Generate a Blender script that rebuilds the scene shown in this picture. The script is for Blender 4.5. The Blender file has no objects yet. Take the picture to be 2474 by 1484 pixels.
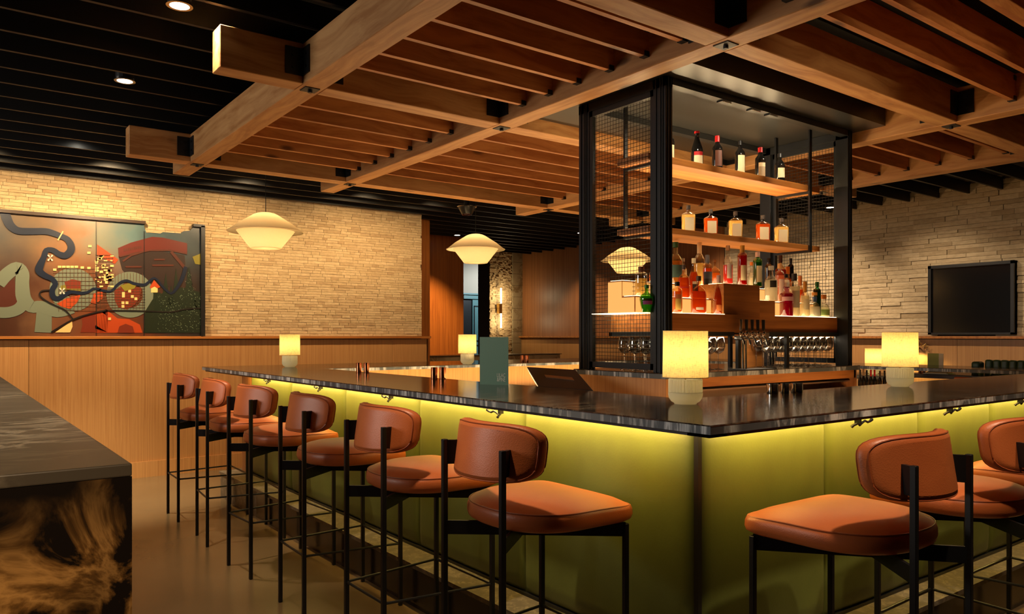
import bpy, bmesh, math, random
from mathutils import Vector, Matrix
random.seed(7)
PI = math.pi
C = bpy.context.scene.collection
sc = bpy.context.scene
# ---------------------------------------------------------------- camera
EYE = 1.32; FPX = 1850.2; CX = 1237.0; VH = 812.5; YAW = math.radians(36.8)
cd = bpy.data.cameras.new('camera'); cam = bpy.data.objects.new('camera', cd); C.objects.link(cam)
cam.location = (0, 0, EYE); cam.rotation_euler = (PI/2, 0, -YAW)
cd.sensor_width = 36; cd.lens = 36*FPX/2474; cd.shift_y = (VH-742)/2474; cd.clip_start = 0.02
sc.camera = cam
Fv = Vector((math.sin(YAW), math.cos(YAW), 0)); Rv = Vector((math.cos(YAW), -math.sin(YAW), 0))
def ray(u, v): return Fv + Rv*((u-CX)/FPX) + Vector((0, 0, (VH-v)/FPX))
def atY(u, v, Y): r = ray(u, v); return r*(Y/r.y) + Vector((0, 0, EYE))
def atX(u, v, X): r = ray(u, v); return r*(X/r.x) + Vector((0, 0, EYE))
def atZ(u, v, Z): r = ray(u, v); return r*((Z-EYE)/r.z) + Vector((0, 0, EYE))
# ---------------------------------------------------------------- world, exposure
w = bpy.data.worlds.new('world'); sc.world = w; w.use_nodes = True
w.node_tree.nodes['Background'].inputs[0].default_value = (0.9, 0.75, 0.55, 1)
w.node_tree.nodes['Background'].inputs[1].default_value = 0.02
vs = sc.view_settings; sc.display_settings.display_device = 'sRGB'
vs.view_transform = 'Standard'; vs.look = 'None'; vs.gamma = 1; vs.use_curve_mapping = False; vs.exposure = 0.0
try:
    sc.cycles.use_denoising = True; sc.cycles.denoiser = 'OPENIMAGEDENOISE'
    sc.cycles.max_bounces = 8; sc.cycles.diffuse_bounces = 4; sc.cycles.glossy_bounces = 4
    sc.cycles.transmission_bounces = 6; sc.cycles.transparent_max_bounces = 24
    sc.cycles.sample_clamp_indirect = 4; sc.cycles.caustics_reflective = False; sc.cycles.caustics_refractive = False
except Exception: pass
def lamp(kind, name, loc, power, col=(1, .78, .5), aim=None, size=.05, spot=60, blend=.6, size_y=None):
    l = bpy.data.lights.new(name, kind); l.energy = power; l.color = col
    if kind == 'SPOT': l.spot_size = math.radians(spot); l.spot_blend = blend; l.shadow_soft_size = size
    elif kind == 'POINT': l.shadow_soft_size = size
    elif kind == 'AREA':
        l.size = size
        if size_y: l.shape = 'RECTANGLE'; l.size_y = size_y
    o = bpy.data.objects.new(name, l); o.location = loc; C.objects.link(o)
    if aim is not None:
        d = Vector(aim)-Vector(loc); o.rotation_euler = d.to_track_quat('-Z', 'Y').to_euler()
    return o
WARM = (1, .70, .38); WARM2 = (1, .62, .28); NEUT = (1, .82, .62)
ZC = 2.73                                  # underside of the ceiling baffles
def down(x, y, p, aim=None, spot=70, col=WARM, blend=.7, z=ZC+.06, size=.04):
    return lamp('SPOT', 'downlight_beam', (x, y, z), p, col, aim or (x, y, 0), size, spot, blend)
def strip(name, loc, power, col, axis, d, length, width=.03):
    """long thin light: axis = direction of its length, d = direction it shines"""
    l = bpy.data.lights.new(name, 'AREA'); l.energy = power; l.color = col; l.shape = 'RECTANGLE'; l.size = length; l.size_y = width
    o = bpy.data.objects.new(name, l); C.objects.link(o)
    x = Vector(axis).normalized(); z = -Vector(d).normalized(); z = (z-x*z.dot(x)).normalized(); y_ = z.cross(x)
    o.matrix_world = Matrix.Translation(loc) @ Matrix((x, y_, z)).transposed().to_4x4(); return o
# room downlights over the seats and floor, aimed a little towards the bar
for x, y, p, ax, ay in ((.95, 3.487, 150, 1.6, 3.6), (.95, 4.672, 160, 1.6, 4.7), (1.0, 2.32, 140, 1.62, 2.25), (1.0, 5.83, 90, 1.6, 5.9),
                        (2.1, .59, 130, 2.25, 1.15), (2.95, .59, 115, 3.0, 1.15), (3.8, .59, 90, 3.8, 1.15)):
    down(x, y, p, (ax, ay, .7), 44, (1, .76, .50), .9)
down(.842, 6.41, 420, (1.0, 6.9, 0), 55, (1, .84, .56), .8, 2.70, .01)                       # pool on the floor by the far stool
for x, p in ((-.9, 50), (.25, 100), (1.15, 135), (2.3, 75), (3.5, 65), (4.3, 32)):      # washing the long wall
    down(x, 6.85, p, (x+.05, 7.8, 1.7), 125, WARM, 1, 2.705, .015)
for y, p in ((-.2, 60), (1.3, 75), (2.4, 40), (3.6, 60), (4.9, 150), (6.2, 90)):
    down(6.9, y, p, (8.15, y, 1.2), 80, (1, .76, .50), .8, 2.705, .015)
down(5.3, 8.5, 210, (5.5, 9.38, .9), 70, WARM2, .8, 2.705, .015)
down(7.2, 8.7, 70, (8.1, 8.9, 1.0), 80, WARM, .7, 2.705, .015)
down(-.3, 2.4, 60, (-.2, 2.9, 1), 70, (1, .80, .56)); down(-.3, 4.1, 50, (-.1, 4.0, 1), 70, (1, .80, .56))      # over the island
lamp('AREA', 'room_glow', (-3.2, 4.6, 2.3), 110, (1, .92, .82), (1.6, 3.6, 1.9), 1.8)        # the rest of the dining room's lights
lamp('SPOT', 'room_spot_near', (-.5, -.6, 2.66), 210, (1, .70, .42), (.02, 1.65, .35), .1, 48, .9)
# added uplights hidden below counter height inside the bar, brightening the timber
strip('hidden_uplight', (3.6, 2.28, .78), 9, (1, .60, .28), (1, 0, 0), (0, .12, 1), 2.6, .2)
strip('hidden_uplight_far', (3.9, 5.45, .80), 40, (1, .64, .30), (1, 0, 0), (-.1, -.22, 1), 3.0, .2)
strip('hidden_uplight_mid', (3.5, 3.32, .80), 24, (1, .62, .28), (1, 0, 0), (-.1, -.15, 1), 1.8, .2)

lamp('SPOT', 'timber_spot', (3.5, -.3, 2.25), 34, (1, .76, .42), (3.35, 1.25, 2.60), .03, 34, .9)

# ---------------------------------------------------------------- materials
def mat(name):
    m = bpy.data.materials.new(name); m.use_nodes = True
    nt = m.node_tree; b = nt.nodes['Principled BSDF']; return m, nt, b
def N(nt, t, **kw):
    n = nt.nodes.new(t)
    for k, v in kw.items():
        if k in n.inputs: n.inputs[k].default_value = v
        else: setattr(n, k, v)
    return n
def L(nt, a, b): nt.links.new(a, b)
def rgb(r, g, b): return (r, g, b, 1)
def srgb(r, g, b):
    f = lambda c: (c/255/12.92) if c/255 <= .04045 else ((c/255+.055)/1.055)**2.4
    return (f(r), f(g), f(b), 1)
def plain(name, col, rough=.5, metal=0, spec=.5, bump=0, bscale=200):
    m, nt, b = mat(name); b.inputs['Base Color'].default_value = col
    b.inputs['Roughness'].default_value = rough; b.inputs['Metallic'].default_value = metal
    b.inputs['Specular IOR Level'].default_value = spec
    if bump:
        tc = N(nt, 'ShaderNodeTexCoord'); n = N(nt, 'ShaderNodeTexNoise'); n.inputs['Scale'].default_value = bscale
        L(nt, tc.outputs['Object'], n.inputs['Vector'])
        bp = N(nt, 'ShaderNodeBump'); bp.inputs['Strength'].default_value = bump; bp.inputs['Distance'].default_value = .002
        L(nt, n.outputs[0], bp.inputs['Height']); L(nt, bp.outputs[0], b.inputs['Normal'])
    return m
def ramp(nt, stops):
    r = N(nt, 'ShaderNodeValToRGB'); e = r.color_ramp.elements
    while len(e) < len(stops): e.new(.5)
    for i, (p, c) in enumerate(stops): e[i].position = p; e[i].color = c
    return r
def wood(name, light, dark, axis='X', grain=26, rough=.45, knots=True, stripes=.5, var=.25, world=False):
    m, nt, b = mat(name)
    tc = N(nt, 'ShaderNodeTexCoord'); mp = N(nt, 'ShaderNodeMapping')
    s = {'X': (.9, grain, grain), 'Y': (grain, .9, grain), 'Z': (grain, grain, .9)}[axis]
    mp.inputs['Scale'].default_value = s
    oi = N(nt, 'ShaderNodeObjectInfo'); ad = N(nt, 'ShaderNodeVectorMath', operation='ADD')
    ms = N(nt, 'ShaderNodeVectorMath', operation='SCALE'); ms.inputs['Scale'].default_value = 7.3
    cb = N(nt, 'ShaderNodeCombineXYZ')
    for i in range(3): L(nt, oi.outputs['Random'], cb.inputs[i])
    L(nt, cb.outputs[0], ms.inputs[0]); L(nt, tc.outputs['Object'], ad.inputs[0]); L(nt, ms.outputs[0], ad.inputs[1])
    L(nt, ad.outputs[0], mp.inputs['Vector'])
    # slow warp so the grain wanders
    wn = N(nt, 'ShaderNodeTexNoise'); wn.inputs['Scale'].default_value = 2.2; wn.inputs['Detail'].default_value = 1
    L(nt, ad.outputs[0], wn.inputs['Vector'])
    w2 = N(nt, 'ShaderNodeVectorMath', operation='SCALE'); w2.inputs['Scale'].default_value = 2.6 if knots else .9
    L(nt, wn.outputs['Color'], w2.inputs[0]); wa = N(nt, 'ShaderNodeVectorMath', operation='ADD')
    L(nt, mp.outputs[0], wa.inputs[0]); L(nt, w2.outputs[0], wa.inputs[1])
    n1 = N(nt, 'ShaderNodeTexNoise'); n1.inputs['Scale'].default_value = 1.0; n1.inputs['Detail'].default_value = 4; n1.inputs['Roughness'].default_value = .62
    L(nt, wa.outputs[0], n1.inputs['Vector'])
    cr = ramp(nt, [(.36, dark), (.5, tuple(.55*light[i]+.45*dark[i] for i in range(3))+(1,)), (.66, light)])
    L(nt, n1.outputs[0], cr.inputs[0]); out = cr.outputs[0]
    if knots:
        mk = N(nt, 'ShaderNodeMapping'); mk.inputs['Scale'].default_value = {'X': (1.6, 4.5, 4.5), 'Y': (4.5, 1.6, 4.5), 'Z': (4.5, 4.5, 1.6)}[axis]
        L(nt, ad.outputs[0], mk.inputs['Vector'])
        vo = N(nt, 'ShaderNodeTexVoronoi'); vo.inputs['Scale'].default_value = 1.3; L(nt, mk.outputs[0], vo.inputs['Vector'])
        kr = ramp(nt, [(0.0, rgb(0, 0, 0)), (.06, rgb(.1, .1, .1)), (.13, rgb(1, 1, 1))]); L(nt, vo.outputs['Distance'], kr.inputs[0])
        mx = N(nt, 'ShaderNodeMix', data_type='RGBA'); L(nt, kr.outputs[0], mx.inputs[0])
        mx.inputs[6].default_value = tuple(dark[i]*.35 for i in range(3))+(1,); L(nt, out, mx.inputs[7]); out = mx.outputs[2]
    hv = N(nt, 'ShaderNodeHueSaturation'); mr = N(nt, 'ShaderNodeMapRange'); mr.inputs[3].default_value = 1-var; mr.inputs[4].default_value = 1+var
    L(nt, oi.outputs['Random'], mr.inputs[0]); L(nt, mr.outputs[0], hv.inputs['Value']); L(nt, out, hv.inputs['Color'])
    L(nt, hv.outputs[0], b.inputs['Base Color']); b.inputs['Roughness'].default_value = rough
    bp = N(nt, 'ShaderNodeBump'); bp.inputs['Strength'].default_value = .12; bp.inputs['Distance'].default_value = .003
    L(nt, n1.outputs[0], bp.inputs['Height']); L(nt, bp.outputs[0], b.inputs['Normal'])
    return m
M = {}
M['beam'] = wood('fir_beam', srgb(206, 154, 98), srgb(170, 114, 62), 'X', 22, .5, True, var=.08)
M['slat'] = wood('fir_slat', srgb(200, 134, 76), srgb(160, 94, 46), 'X', 20, .5, True, var=.18)
M['oak'] = wood('oak_veneer', srgb(196, 146, 90), srgb(176, 124, 72), 'Z', 95, .42, False, var=.05)
M['oak_dark'] = wood('oak_dark', srgb(160, 104, 60), srgb(132, 82, 44), 'Z', 60, .45, False, var=.05)
M['oak_amber'] = wood('oak_amber', srgb(186, 112, 44), srgb(150, 84, 30), 'Z', 50, .45, False, var=.05)
M['oak_shelf'] = wood('oak_shelf', srgb(190, 122, 56), srgb(150, 88, 34), 'X', 30, .45, False, var=.05)
M['blackmetal'] = plain('black_metal', rgb(.012, .012, .013), .42, .3, .5)
M['blackframe'] = plain('black_powder_frame', rgb(.016, .017, .018), .38, .2, .5)
M['blackceil'] = plain('black_ceiling_paint', rgb(.008, .008, .008), .7, 0, .3)
M['baffle'] = plain('black_baffle', rgb(.009, .0095, .010), .5, 0, .4)
M['soffit'] = plain('charcoal_soffit', rgb(.017, .016, .015), .32, 0, .5)
M['chrome'] = plain('chrome', rgb(.75, .74, .72), .12, 1)
M['steel'] = plain('brushed_steel', rgb(.55, .48, .42), .3, 1)
M['brass'] = plain('brass', rgb(.75, .5, .16), .25, 1)
M['copper'] = plain('copper', rgb(.72, .27, .13), .2, 1)
M['white'] = plain('white_ceramic', srgb(226, 226, 210), .35, 0, .5)
M['cream'] = plain('cream_paper', srgb(226, 205, 160), .7)
M['plaster'] = plain('grey_plaster', srgb(150, 142, 128), .8, bump=.2, bscale=60)
M['teal'] = plain('teal_door_paint', srgb(74, 110, 112), .35)
M['black_plastic'] = plain('black_plastic', rgb(.012, .014, .015), .3)
M['screen'] = plain('dark_screen', rgb(.006, .006, .007), .12)
M['tabletop'] = plain('dark_tabletop', rgb(.03, .018, .012), .25)
M['greenleather_dark'] = plain('green_leather_booth', srgb(60, 82, 38), .4, bump=.2, bscale=90)
M['mural_frame'] = plain('mural_frame', srgb(60, 42, 28), .45)
M['drywood'] = plain('room_wall_paint', srgb(70, 56, 44), .8)
def leather(name, c1, c2, rough=.34, bs=260, bstr=.18):
    m, nt, b = mat(name); tc = N(nt, 'ShaderNodeTexCoord')
    n = N(nt, 'ShaderNodeTexNoise'); n.inputs['Scale'].default_value = 5; n.inputs['Detail'].default_value = 5; L(nt, tc.outputs['Object'], n.inputs['Vector'])
    cr = ramp(nt, [(.3, c1), (.7, c2)]); L(nt, n.outputs[0], cr.inputs[0]); L(nt, cr.outputs[0], b.inputs['Base Color'])
    b.inputs['Roughness'].default_value = rough
    v = N(nt, 'ShaderNodeTexVoronoi'); v.inputs['Scale'].default_value = bs; L(nt, tc.outputs['Object'], v.inputs['Vector'])
    bp = N(nt, 'ShaderNodeBump'); bp.inputs['Strength'].default_value = bstr; bp.inputs['Distance'].default_value = .0012
    L(nt, v.outputs['Distance'], bp.inputs['Height']); L(nt, bp.outputs[0], b.inputs['Normal']); return m
M['tan'] = leather('tan_leather', srgb(190, 98, 50), srgb(202, 108, 56), .42)
M['piping'] = leather('tan_piping', srgb(152, 72, 36), srgb(164, 82, 42), .4)
M['green'] = leather('olive_green_leather', srgb(88, 94, 42), srgb(98, 106, 48), .5, 120, .1)
def marble(name, base, vein, scale, sharp, rough, stretch=(1, 1, 1), amt=.5, gold=None, bump=.06):
    m, nt, b = mat(name); tc = N(nt, 'ShaderNodeTexCoord'); mp = N(nt, 'ShaderNodeMapping'); mp.inputs['Scale'].default_value = stretch
    L(nt, tc.outputs['Object'], mp.inputs['Vector'])
    n = N(nt, 'ShaderNodeTexNoise'); n.inputs['Scale'].default_value = scale; n.inputs['Detail'].default_value = 7; n.inputs['Distortion'].default_value = 1.2
    n.inputs['Roughness'].default_value = .6
    L(nt, mp.outputs[0], n.inputs['Vector'])
    st = [(.5-.04, base), (.5+.03*sharp, vein), (.5+.09*sharp, base)] if gold is None else [(.30, base), (.44, base), (.50, gold), (.56, vein), (.62, gold), (.70, base)]
    cr = ramp(nt, st); L(nt, n.outputs[0], cr.inputs[0])
    mx = N(nt, 'ShaderNodeMix', data_type='RGBA'); n2 = N(nt, 'ShaderNodeTexNoise'); n2.inputs['Scale'].default_value = scale*.5
    L(nt, mp.outputs[0], n2.inputs['Vector'])
    mr = N(nt, 'ShaderNodeMapRange'); mr.inputs[1].default_value = .4; mr.inputs[2].default_value = .62; mr.inputs[4].default_value = 1.0
    L(nt, n2.outputs[0], mr.inputs[0]); L(nt, mr.outputs[0], mx.inputs[0]); mx.inputs[6].default_value = base; L(nt, cr.outputs[0], mx.inputs[7])
    L(nt, mx.outputs[2], b.inputs['Base Color']); b.inputs['Roughness'].default_value = rough
    n3 = N(nt, 'ShaderNodeTexNoise'); n3.inputs['Scale'].default_value = 14
    mp3 = N(nt, 'ShaderNodeMapping'); mp3.inputs['Scale'].default_value = (1, 1, 1); L(nt, tc.outputs['Object'], mp3.inputs['Vector']); L(nt, mp3.outputs[0], n3.inputs['Vector'])
    bp = N(nt, 'ShaderNodeBump'); bp.inputs['Strength'].default_value = bump; bp.inputs['Distance'].default_value = .004
    L(nt, n3.outputs[0], bp.inputs['Height']); L(nt, bp.outputs[0], b.inputs['Normal'])
    return m
M['counter'] = marble('dark_quartzite_top', srgb(50, 42, 35), srgb(112, 100, 84), 5, 1, .13, (1, 3.2, 1), bump=.012)
M['counter_edge'] = marble('dark_quartzite_edge', srgb(78, 86, 90), srgb(224, 228, 226), 5.5, 2.6, .45, (1.6, 5.0, .4))
M['island_top'] = marble('island_stone_top', srgb(84, 76, 64), srgb(176, 164, 140), 3.0, 1.0, .36, (1, 2.2, 1))
M['island'] = marble('island_stone_side', srgb(26, 20, 15), srgb(200, 150, 84), 5.2, 1, .28, (1.1, 1.1, 1.0), gold=srgb(128, 90, 44))
M['stepstone'] = marble('grey_step_stone', srgb(96, 88, 76), srgb(140, 128, 108), 40, 2, .4)
M['dark_kick'] = plain('dark_kick_panel', rgb(.016, .014, .012), .2)
M['pale_marble'] = marble('pale_veined_stone', srgb(168, 150, 116), srgb(120, 96, 62), 6, 2, .4)
def stone_mat(name, a, b_, c):
    m, nt, b = mat(name); tc = N(nt, 'ShaderNodeTexCoord'); geo = N(nt, 'ShaderNodeNewGeometry')
    n = N(nt, 'ShaderNodeTexNoise'); n.inputs['Scale'].default_value = 26; n.inputs['Detail'].default_value = 6; n.inputs['Roughness'].default_value = .7
    mp = N(nt, 'ShaderNodeMapping'); mp.inputs['Scale'].default_value = (.6, .6, 1.6)
    L(nt, geo.outputs['Position'], mp.inputs['Vector']); L(nt, mp.outputs[0], n.inputs['Vector'])
    oi = N(nt, 'ShaderNodeObjectInfo'); ri = N(nt, 'ShaderNodeMath', operation='ADD')
    L(nt, geo.outputs['Random Per Island'], ri.inputs[0]); L(nt, oi.outputs['Random'], ri.inputs[1])
    fr = N(nt, 'ShaderNodeMath', operation='FRACT'); L(nt, ri.outputs[0], fr.inputs[0])
    cr = ramp(nt, [(0, a), (.5, b_), (1, c)]); L(nt, fr.outputs[0], cr.inputs[0])
    mx = N(nt, 'ShaderNodeMix', data_type='RGBA', blend_type='MULTIPLY'); mx.inputs[0].default_value = .55
    c2 = ramp(nt, [(.3, rgb(.55, .5, .45)), (.6, rgb(1, 1, 1))]); L(nt, n.outputs[0], c2.inputs[0])
    L(nt, cr.outputs[0], mx.inputs[6]); L(nt, c2.outputs[0], mx.inputs[7]); L(nt, mx.outputs[2], b.inputs['Base Color'])
    b.inputs['Roughness'].default_value = .85
    bp = N(nt, 'ShaderNodeBump'); bp.inputs['Strength'].default_value = .7; bp.inputs['Distance'].default_value = .008
    L(nt, n.outputs[0], bp.inputs['Height']); L(nt, bp.outputs[0], b.inputs['Normal']); return m
M['stone'] = stone_mat('split_face_stone', srgb(206, 176, 130), srgb(222, 194, 148), srgb(192, 160, 116))
M['stone_grey'] = stone_mat('split_face_stone_grey', srgb(190, 168, 134), srgb(206, 186, 152), srgb(172, 150, 116))
def floor_mat():
    m, nt, b = mat('polished_concrete'); tc = N(nt, 'ShaderNodeTexCoord')
    n = N(nt, 'ShaderNodeTexNoise'); n.inputs['Scale'].default_value = 1.3; n.inputs['Detail'].default_value = 6; L(nt, tc.outputs['Object'], n.inputs['Vector'])
    cr = ramp(nt, [(.25, srgb(108, 88, 62)), (.75, srgb(122, 101, 73))]); L(nt, n.outputs[0], cr.inputs[0]); L(nt, cr.outputs[0], b.inputs['Base Color'])
    n2 = N(nt, 'ShaderNodeTexNoise'); n2.inputs['Scale'].default_value = 5; L(nt, tc.outputs['Object'], n2.inputs['Vector'])
    mr = N(nt, 'ShaderNodeMapRange'); mr.inputs[3].default_value = .20; mr.inputs[4].default_value = .28; L(nt, n2.outputs[0], mr.inputs[0]); L(nt, mr.outputs[0], b.inputs['Roughness'])
    return m
M['floor'] = floor_mat()
def emis(name, col, s):
    m, nt, b = mat(name); b.inputs['Base Color'].default_value = rgb(0, 0, 0); b.inputs['Emission Color'].default_value = col; b.inputs['Emission Strength'].default_value = s; return m
M['led'] = emis('led_strip', rgb(1, .78, .42), 9)
M['lens'] = emis('downlight_lens', rgb(1, .93, .8), 9)
M['acrylic'] = emis('backlit_acrylic', rgb(1, .74, .38), 5)
M['riser'] = emis('backlit_riser', rgb(1, .44, .11), 1.1)
M['tube'] = emis('sconce_tube', rgb(1, .86, .6), 14)
def shade_mat(name, col, tr, weave=True, mixt=.75):
    m, nt, b = mat(name); nt.nodes.remove(b); out = nt.nodes['Material Output']
    t = N(nt, 'ShaderNodeBsdfTranslucent'); t.inputs['Color'].default_value = tr
    d = N(nt, 'ShaderNodeBsdfDiffuse'); d.inputs['Color'].default_value = col
    mx = N(nt, 'ShaderNodeMixShader'); mx.inputs[0].default_value = mixt; L(nt, d.outputs[0], mx.inputs[1]); L(nt, t.outputs[0], mx.inputs[2]); L(nt, mx.outputs[0], out.inputs[0])
    if weave:
        tc = N(nt, 'ShaderNodeTexCoord'); mp = N(nt, 'ShaderNodeMapping'); mp.inputs['Scale'].default_value = (60, 60, 420)
        L(nt, tc.outputs['Object'], mp.inputs['Vector']); n = N(nt, 'ShaderNodeTexNoise'); n.inputs['Scale'].default_value = 1; n.inputs['Detail'].default_value = 2; L(nt, mp.outputs[0], n.inputs['Vector'])
        mp2 = N(nt, 'ShaderNodeMapping'); mp2.inputs['Scale'].default_value = (380, 380, 50); L(nt, tc.outputs['Object'], mp2.inputs['Vector'])
        n2 = N(nt, 'ShaderNodeTexNoise'); n2.inputs['Scale'].default_value = 1; L(nt, mp2.outputs[0], n2.inputs['Vector'])
        ad = N(nt, 'ShaderNodeMath', operation='ADD'); L(nt, n.outputs[0], ad.inputs[0]); L(nt, n2.outputs[0], ad.inputs[1])
        cr = ramp(nt, [(.75, tuple(c*.62 for c in tr[:3])+(1,)), (1.05, tr)]); L(nt, ad.outputs[0], cr.inputs[0]); L(nt, cr.outputs[0], t.inputs['Color'])
    return m
M['shade'] = shade_mat('linen_lamp_shade', rgb(.80, .70, .48), rgb(.93, .76, .42))
M['porcelain'] = shade_mat('glowing_porcelain', rgb(.66, .66, .56), rgb(.8, .72, .5), False, .35)
M['pendant'] = shade_mat('amber_pendant_shade', rgb(.86, .72, .46), rgb(.92, .76, .48), False, .5)
def thin_glass(name, tint, refl=.06, rough=.02):
    m, nt, b = mat(name); nt.nodes.remove(b); out = nt.nodes['Material Output']
    t = N(nt, 'ShaderNodeBsdfTransparent'); t.inputs['Color'].default_value = tint
    g = N(nt, 'ShaderNodeBsdfGlossy'); g.inputs['Roughness'].default_value = rough
    lw = N(nt, 'ShaderNodeLayerWeight'); lw.inputs['Blend'].default_value = .35
    mr = N(nt, 'ShaderNodeMapRange'); mr.inputs[3].default_value = refl; mr.inputs[4].default_value = .75; L(nt, lw.outputs['Facing'], mr.inputs[0])
    mx = N(nt, 'ShaderNodeMixShader'); L(nt, mr.outputs[0], mx.inputs[0]); L(nt, t.outputs[0], mx.inputs[1]); L(nt, g.outputs[0], mx.inputs[2]); L(nt, mx.outputs[0], out.inputs[0]); return m
_lq = {}
def glass(col):
    k = ('g',)+tuple(col)
    if k not in _lq: _lq[k] = thin_glass('bottle_glass', tuple(col)+(1,), .08)
    return _lq[k]
def liquid(col):
    k = ('l',)+tuple(col)
    if k not in _lq:
        m, nt, b = mat('liquid'); nt.nodes.remove(b); out = nt.nodes['Material Output']
        t = N(nt, 'ShaderNodeBsdfTransparent'); t.inputs['Color'].default_value = tuple(min(1, c**.5) for c in col)+(1,)
        d = N(nt, 'ShaderNodeBsdfTranslucent'); d.inputs['Color'].default_value = tuple(col)+(1,)
        g = N(nt, 'ShaderNodeBsdfDiffuse'); g.inputs['Color'].default_value = tuple(col)+(1,)
        m1 = N(nt, 'ShaderNodeMixShader'); m1.inputs[0].default_value = .55; L(nt, t.outputs[0], m1.inputs[1]); L(nt, d.outputs[0], m1.inputs[2])
        m2 = N(nt, 'ShaderNodeMixShader'); m2.inputs[0].default_value = .25; L(nt, m1.outputs[0], m2.inputs[1]); L(nt, g.outputs[0], m2.inputs[2]); L(nt, m2.outputs[0], out.inputs[0])
        _lq[k] = m
    return _lq[k]
_pc = {}
def paint(col, rough=.55):
    k = tuple(round(c, 3) for c in col)+(rough,)
    if k not in _pc: _pc[k] = plain('paint', tuple(col[:3])+(1,), rough)
    return _pc[k]
M['glass_clear'] = thin_glass('wine_glass_clear', rgb(.94, .93, .90), .22)

# ---------------------------------------------------------------- mesh helpers
class MB:
    def __init__(s): s.v = []; s.f = []
    def add(s, vs, fs):
        o = len(s.v); s.v += [tuple(p) for p in vs]; s.f += [tuple(o+i for i in f) for f in fs]; return s
    def box(s, x0, x1, y0, y1, z0, z1):
        return s.add([(x0, y0, z0), (x1, y0, z0), (x1, y1, z0), (x0, y1, z0), (x0, y0, z1), (x1, y0, z1), (x1, y1, z1), (x0, y1, z1)],
                     [(0, 3, 2, 1), (4, 5, 6, 7), (0, 1, 5, 4), (1, 2, 6, 5), (2, 3, 7, 6), (3, 0, 4, 7)])
    def bar(s, a, b, wd, h, up=(0, 0, 1)):
        a = Vector(a); b = Vector(b); d = (b-a).normalized(); u = Vector(up)
        if abs(d.dot(u)) > .98: u = Vector((1, 0, 0))
        r = d.cross(u).normalized()*(wd/2); t = r.cross(d).normalized()*(h/2)
        ps = [a-r-t, a+r-t, a+r+t, a-r+t, b-r-t, b+r-t, b+r+t, b-r+t]
        return s.add(ps, [(0, 1, 2, 3), (7, 6, 5, 4), (0, 4, 5, 1), (1, 5, 6, 2), (2, 6, 7, 3), (3, 7, 4, 0)])
    def tube(s, pts, r, n=8, caps=True):
        pts = [Vector(p) for p in pts]; rings = []
        for i, p in enumerate(pts):
            d = (pts[min(i+1, len(pts)-1)]-pts[max(i-1, 0)]).normalized()
            u = Vector((0, 0, 1)) if abs(d.z) < .9 else Vector((1, 0, 0))
            a = d.cross(u).normalized(); b = d.cross(a).normalized(); rr = r[i] if isinstance(r, (list, tuple)) else r
            rings.append([p+a*math.cos(2*PI*k/n)*rr+b*math.sin(2*PI*k/n)*rr for k in range(n)])
        vs = [q for R_ in rings for q in R_]; fs = []
        for i in range(len(pts)-1):
            for k in range(n): fs.append((i*n+k, i*n+(k+1) % n, (i+1)*n+(k+1) % n, (i+1)*n+k))
        if caps: fs.append(tuple(range(n))[::-1]); fs.append(tuple((len(pts)-1)*n+k for k in range(n)))
        return s.add(vs, fs)
    def lathe(s, prof, n=24, c=(0, 0, 0), sx=1, sy=1, flute=0, nf=0):
        vs = []; fs = []
        for (r, z) in prof:
            for k in range(n):
                a = 2*PI*k/n; rr = r*(1-(flute*(.5+.5*math.cos(a*nf)) if nf else 0))
                vs.append((c[0]+rr*math.cos(a)*sx, c[1]+rr*math.sin(a)*sy, c[2]+z))
        for i in range(len(prof)-1):
            for k in range(n): fs.append((i*n+k, i*n+(k+1) % n, (i+1)*n+(k+1) % n, (i+1)*n+k))
        return s.add(vs, fs)
    def poly(s, pts, nrm, th):
        """flat polygon pts (3-D) given thickness th along nrm"""
        n = len(pts); nv = Vector(nrm)*th; a = [Vector(p) for p in pts]
        vs = a+[p+nv for p in a]; fs = [tuple(range(n)), tuple(range(2*n-1, n-1, -1))]
        for i in range(n): fs.append((i, (i+1) % n, n+(i+1) % n, n+i))
        return s.add(vs, fs)
    def mesh(s, name, m=None, smooth=False):
        me = bpy.data.meshes.new(name); me.from_pydata(s.v, [], s.f); me.update()
        bm = bmesh.new(); bm.from_mesh(me); bmesh.ops.recalc_face_normals(bm, faces=bm.faces); bm.to_mesh(me); bm.free()
        if smooth:
            for p in me.polygons: p.use_smooth = True
            try: me.set_sharp_from_angle(angle=math.radians(smooth if smooth is not True else 42))
            except Exception: pass
        if m: me.materials.append(m)
        return me
    def build(s, name, m, parent=None, smooth=False, loc=None, rz=0):
        o = bpy.data.objects.new(name, s.mesh(name, m, smooth)); C.objects.link(o)
        if parent is not None: o.parent = parent
        if loc is not None: o.location = loc
        if rz: o.rotation_euler.z = rz
        return o
def bevel(o, wd, seg=2, ang=40):
    md = o.modifiers.new('bevel', 'BEVEL'); md.width = wd; md.segments = seg; md.limit_method = 'ANGLE'; md.angle_limit = math.radians(ang); return o
def empty(name, loc, rz=0):
    o = bpy.data.objects.new(name, None); o.empty_display_size = .1; C.objects.link(o); o.location = loc; o.rotation_euler.z = rz; return o
def tag(o, label=None, cat=None, group=None, kind=None):
    if label: o['label'] = label
    if cat: o['category'] = cat
    if group: o['group'] = group
    if kind: o['kind'] = kind
    return o
def struct(o, label=None): o['kind'] = 'structure'; return tag(o, label)
def kids(o): return [c for c in bpy.data.objects if c.parent == o]
_kids = {}
def copy_tree(o, parent=None):
    c = o.copy(); C.objects.link(c)
    if parent is not None: c.parent = parent
    if o.name not in _kids: _kids[o.name] = kids(o)
    for k in _kids[o.name]: copy_tree(k, c)
    return c
def B(x0, x1, y0, y1, z0, z1): return MB().box(x0, x1, y0, y1, z0, z1)

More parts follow.
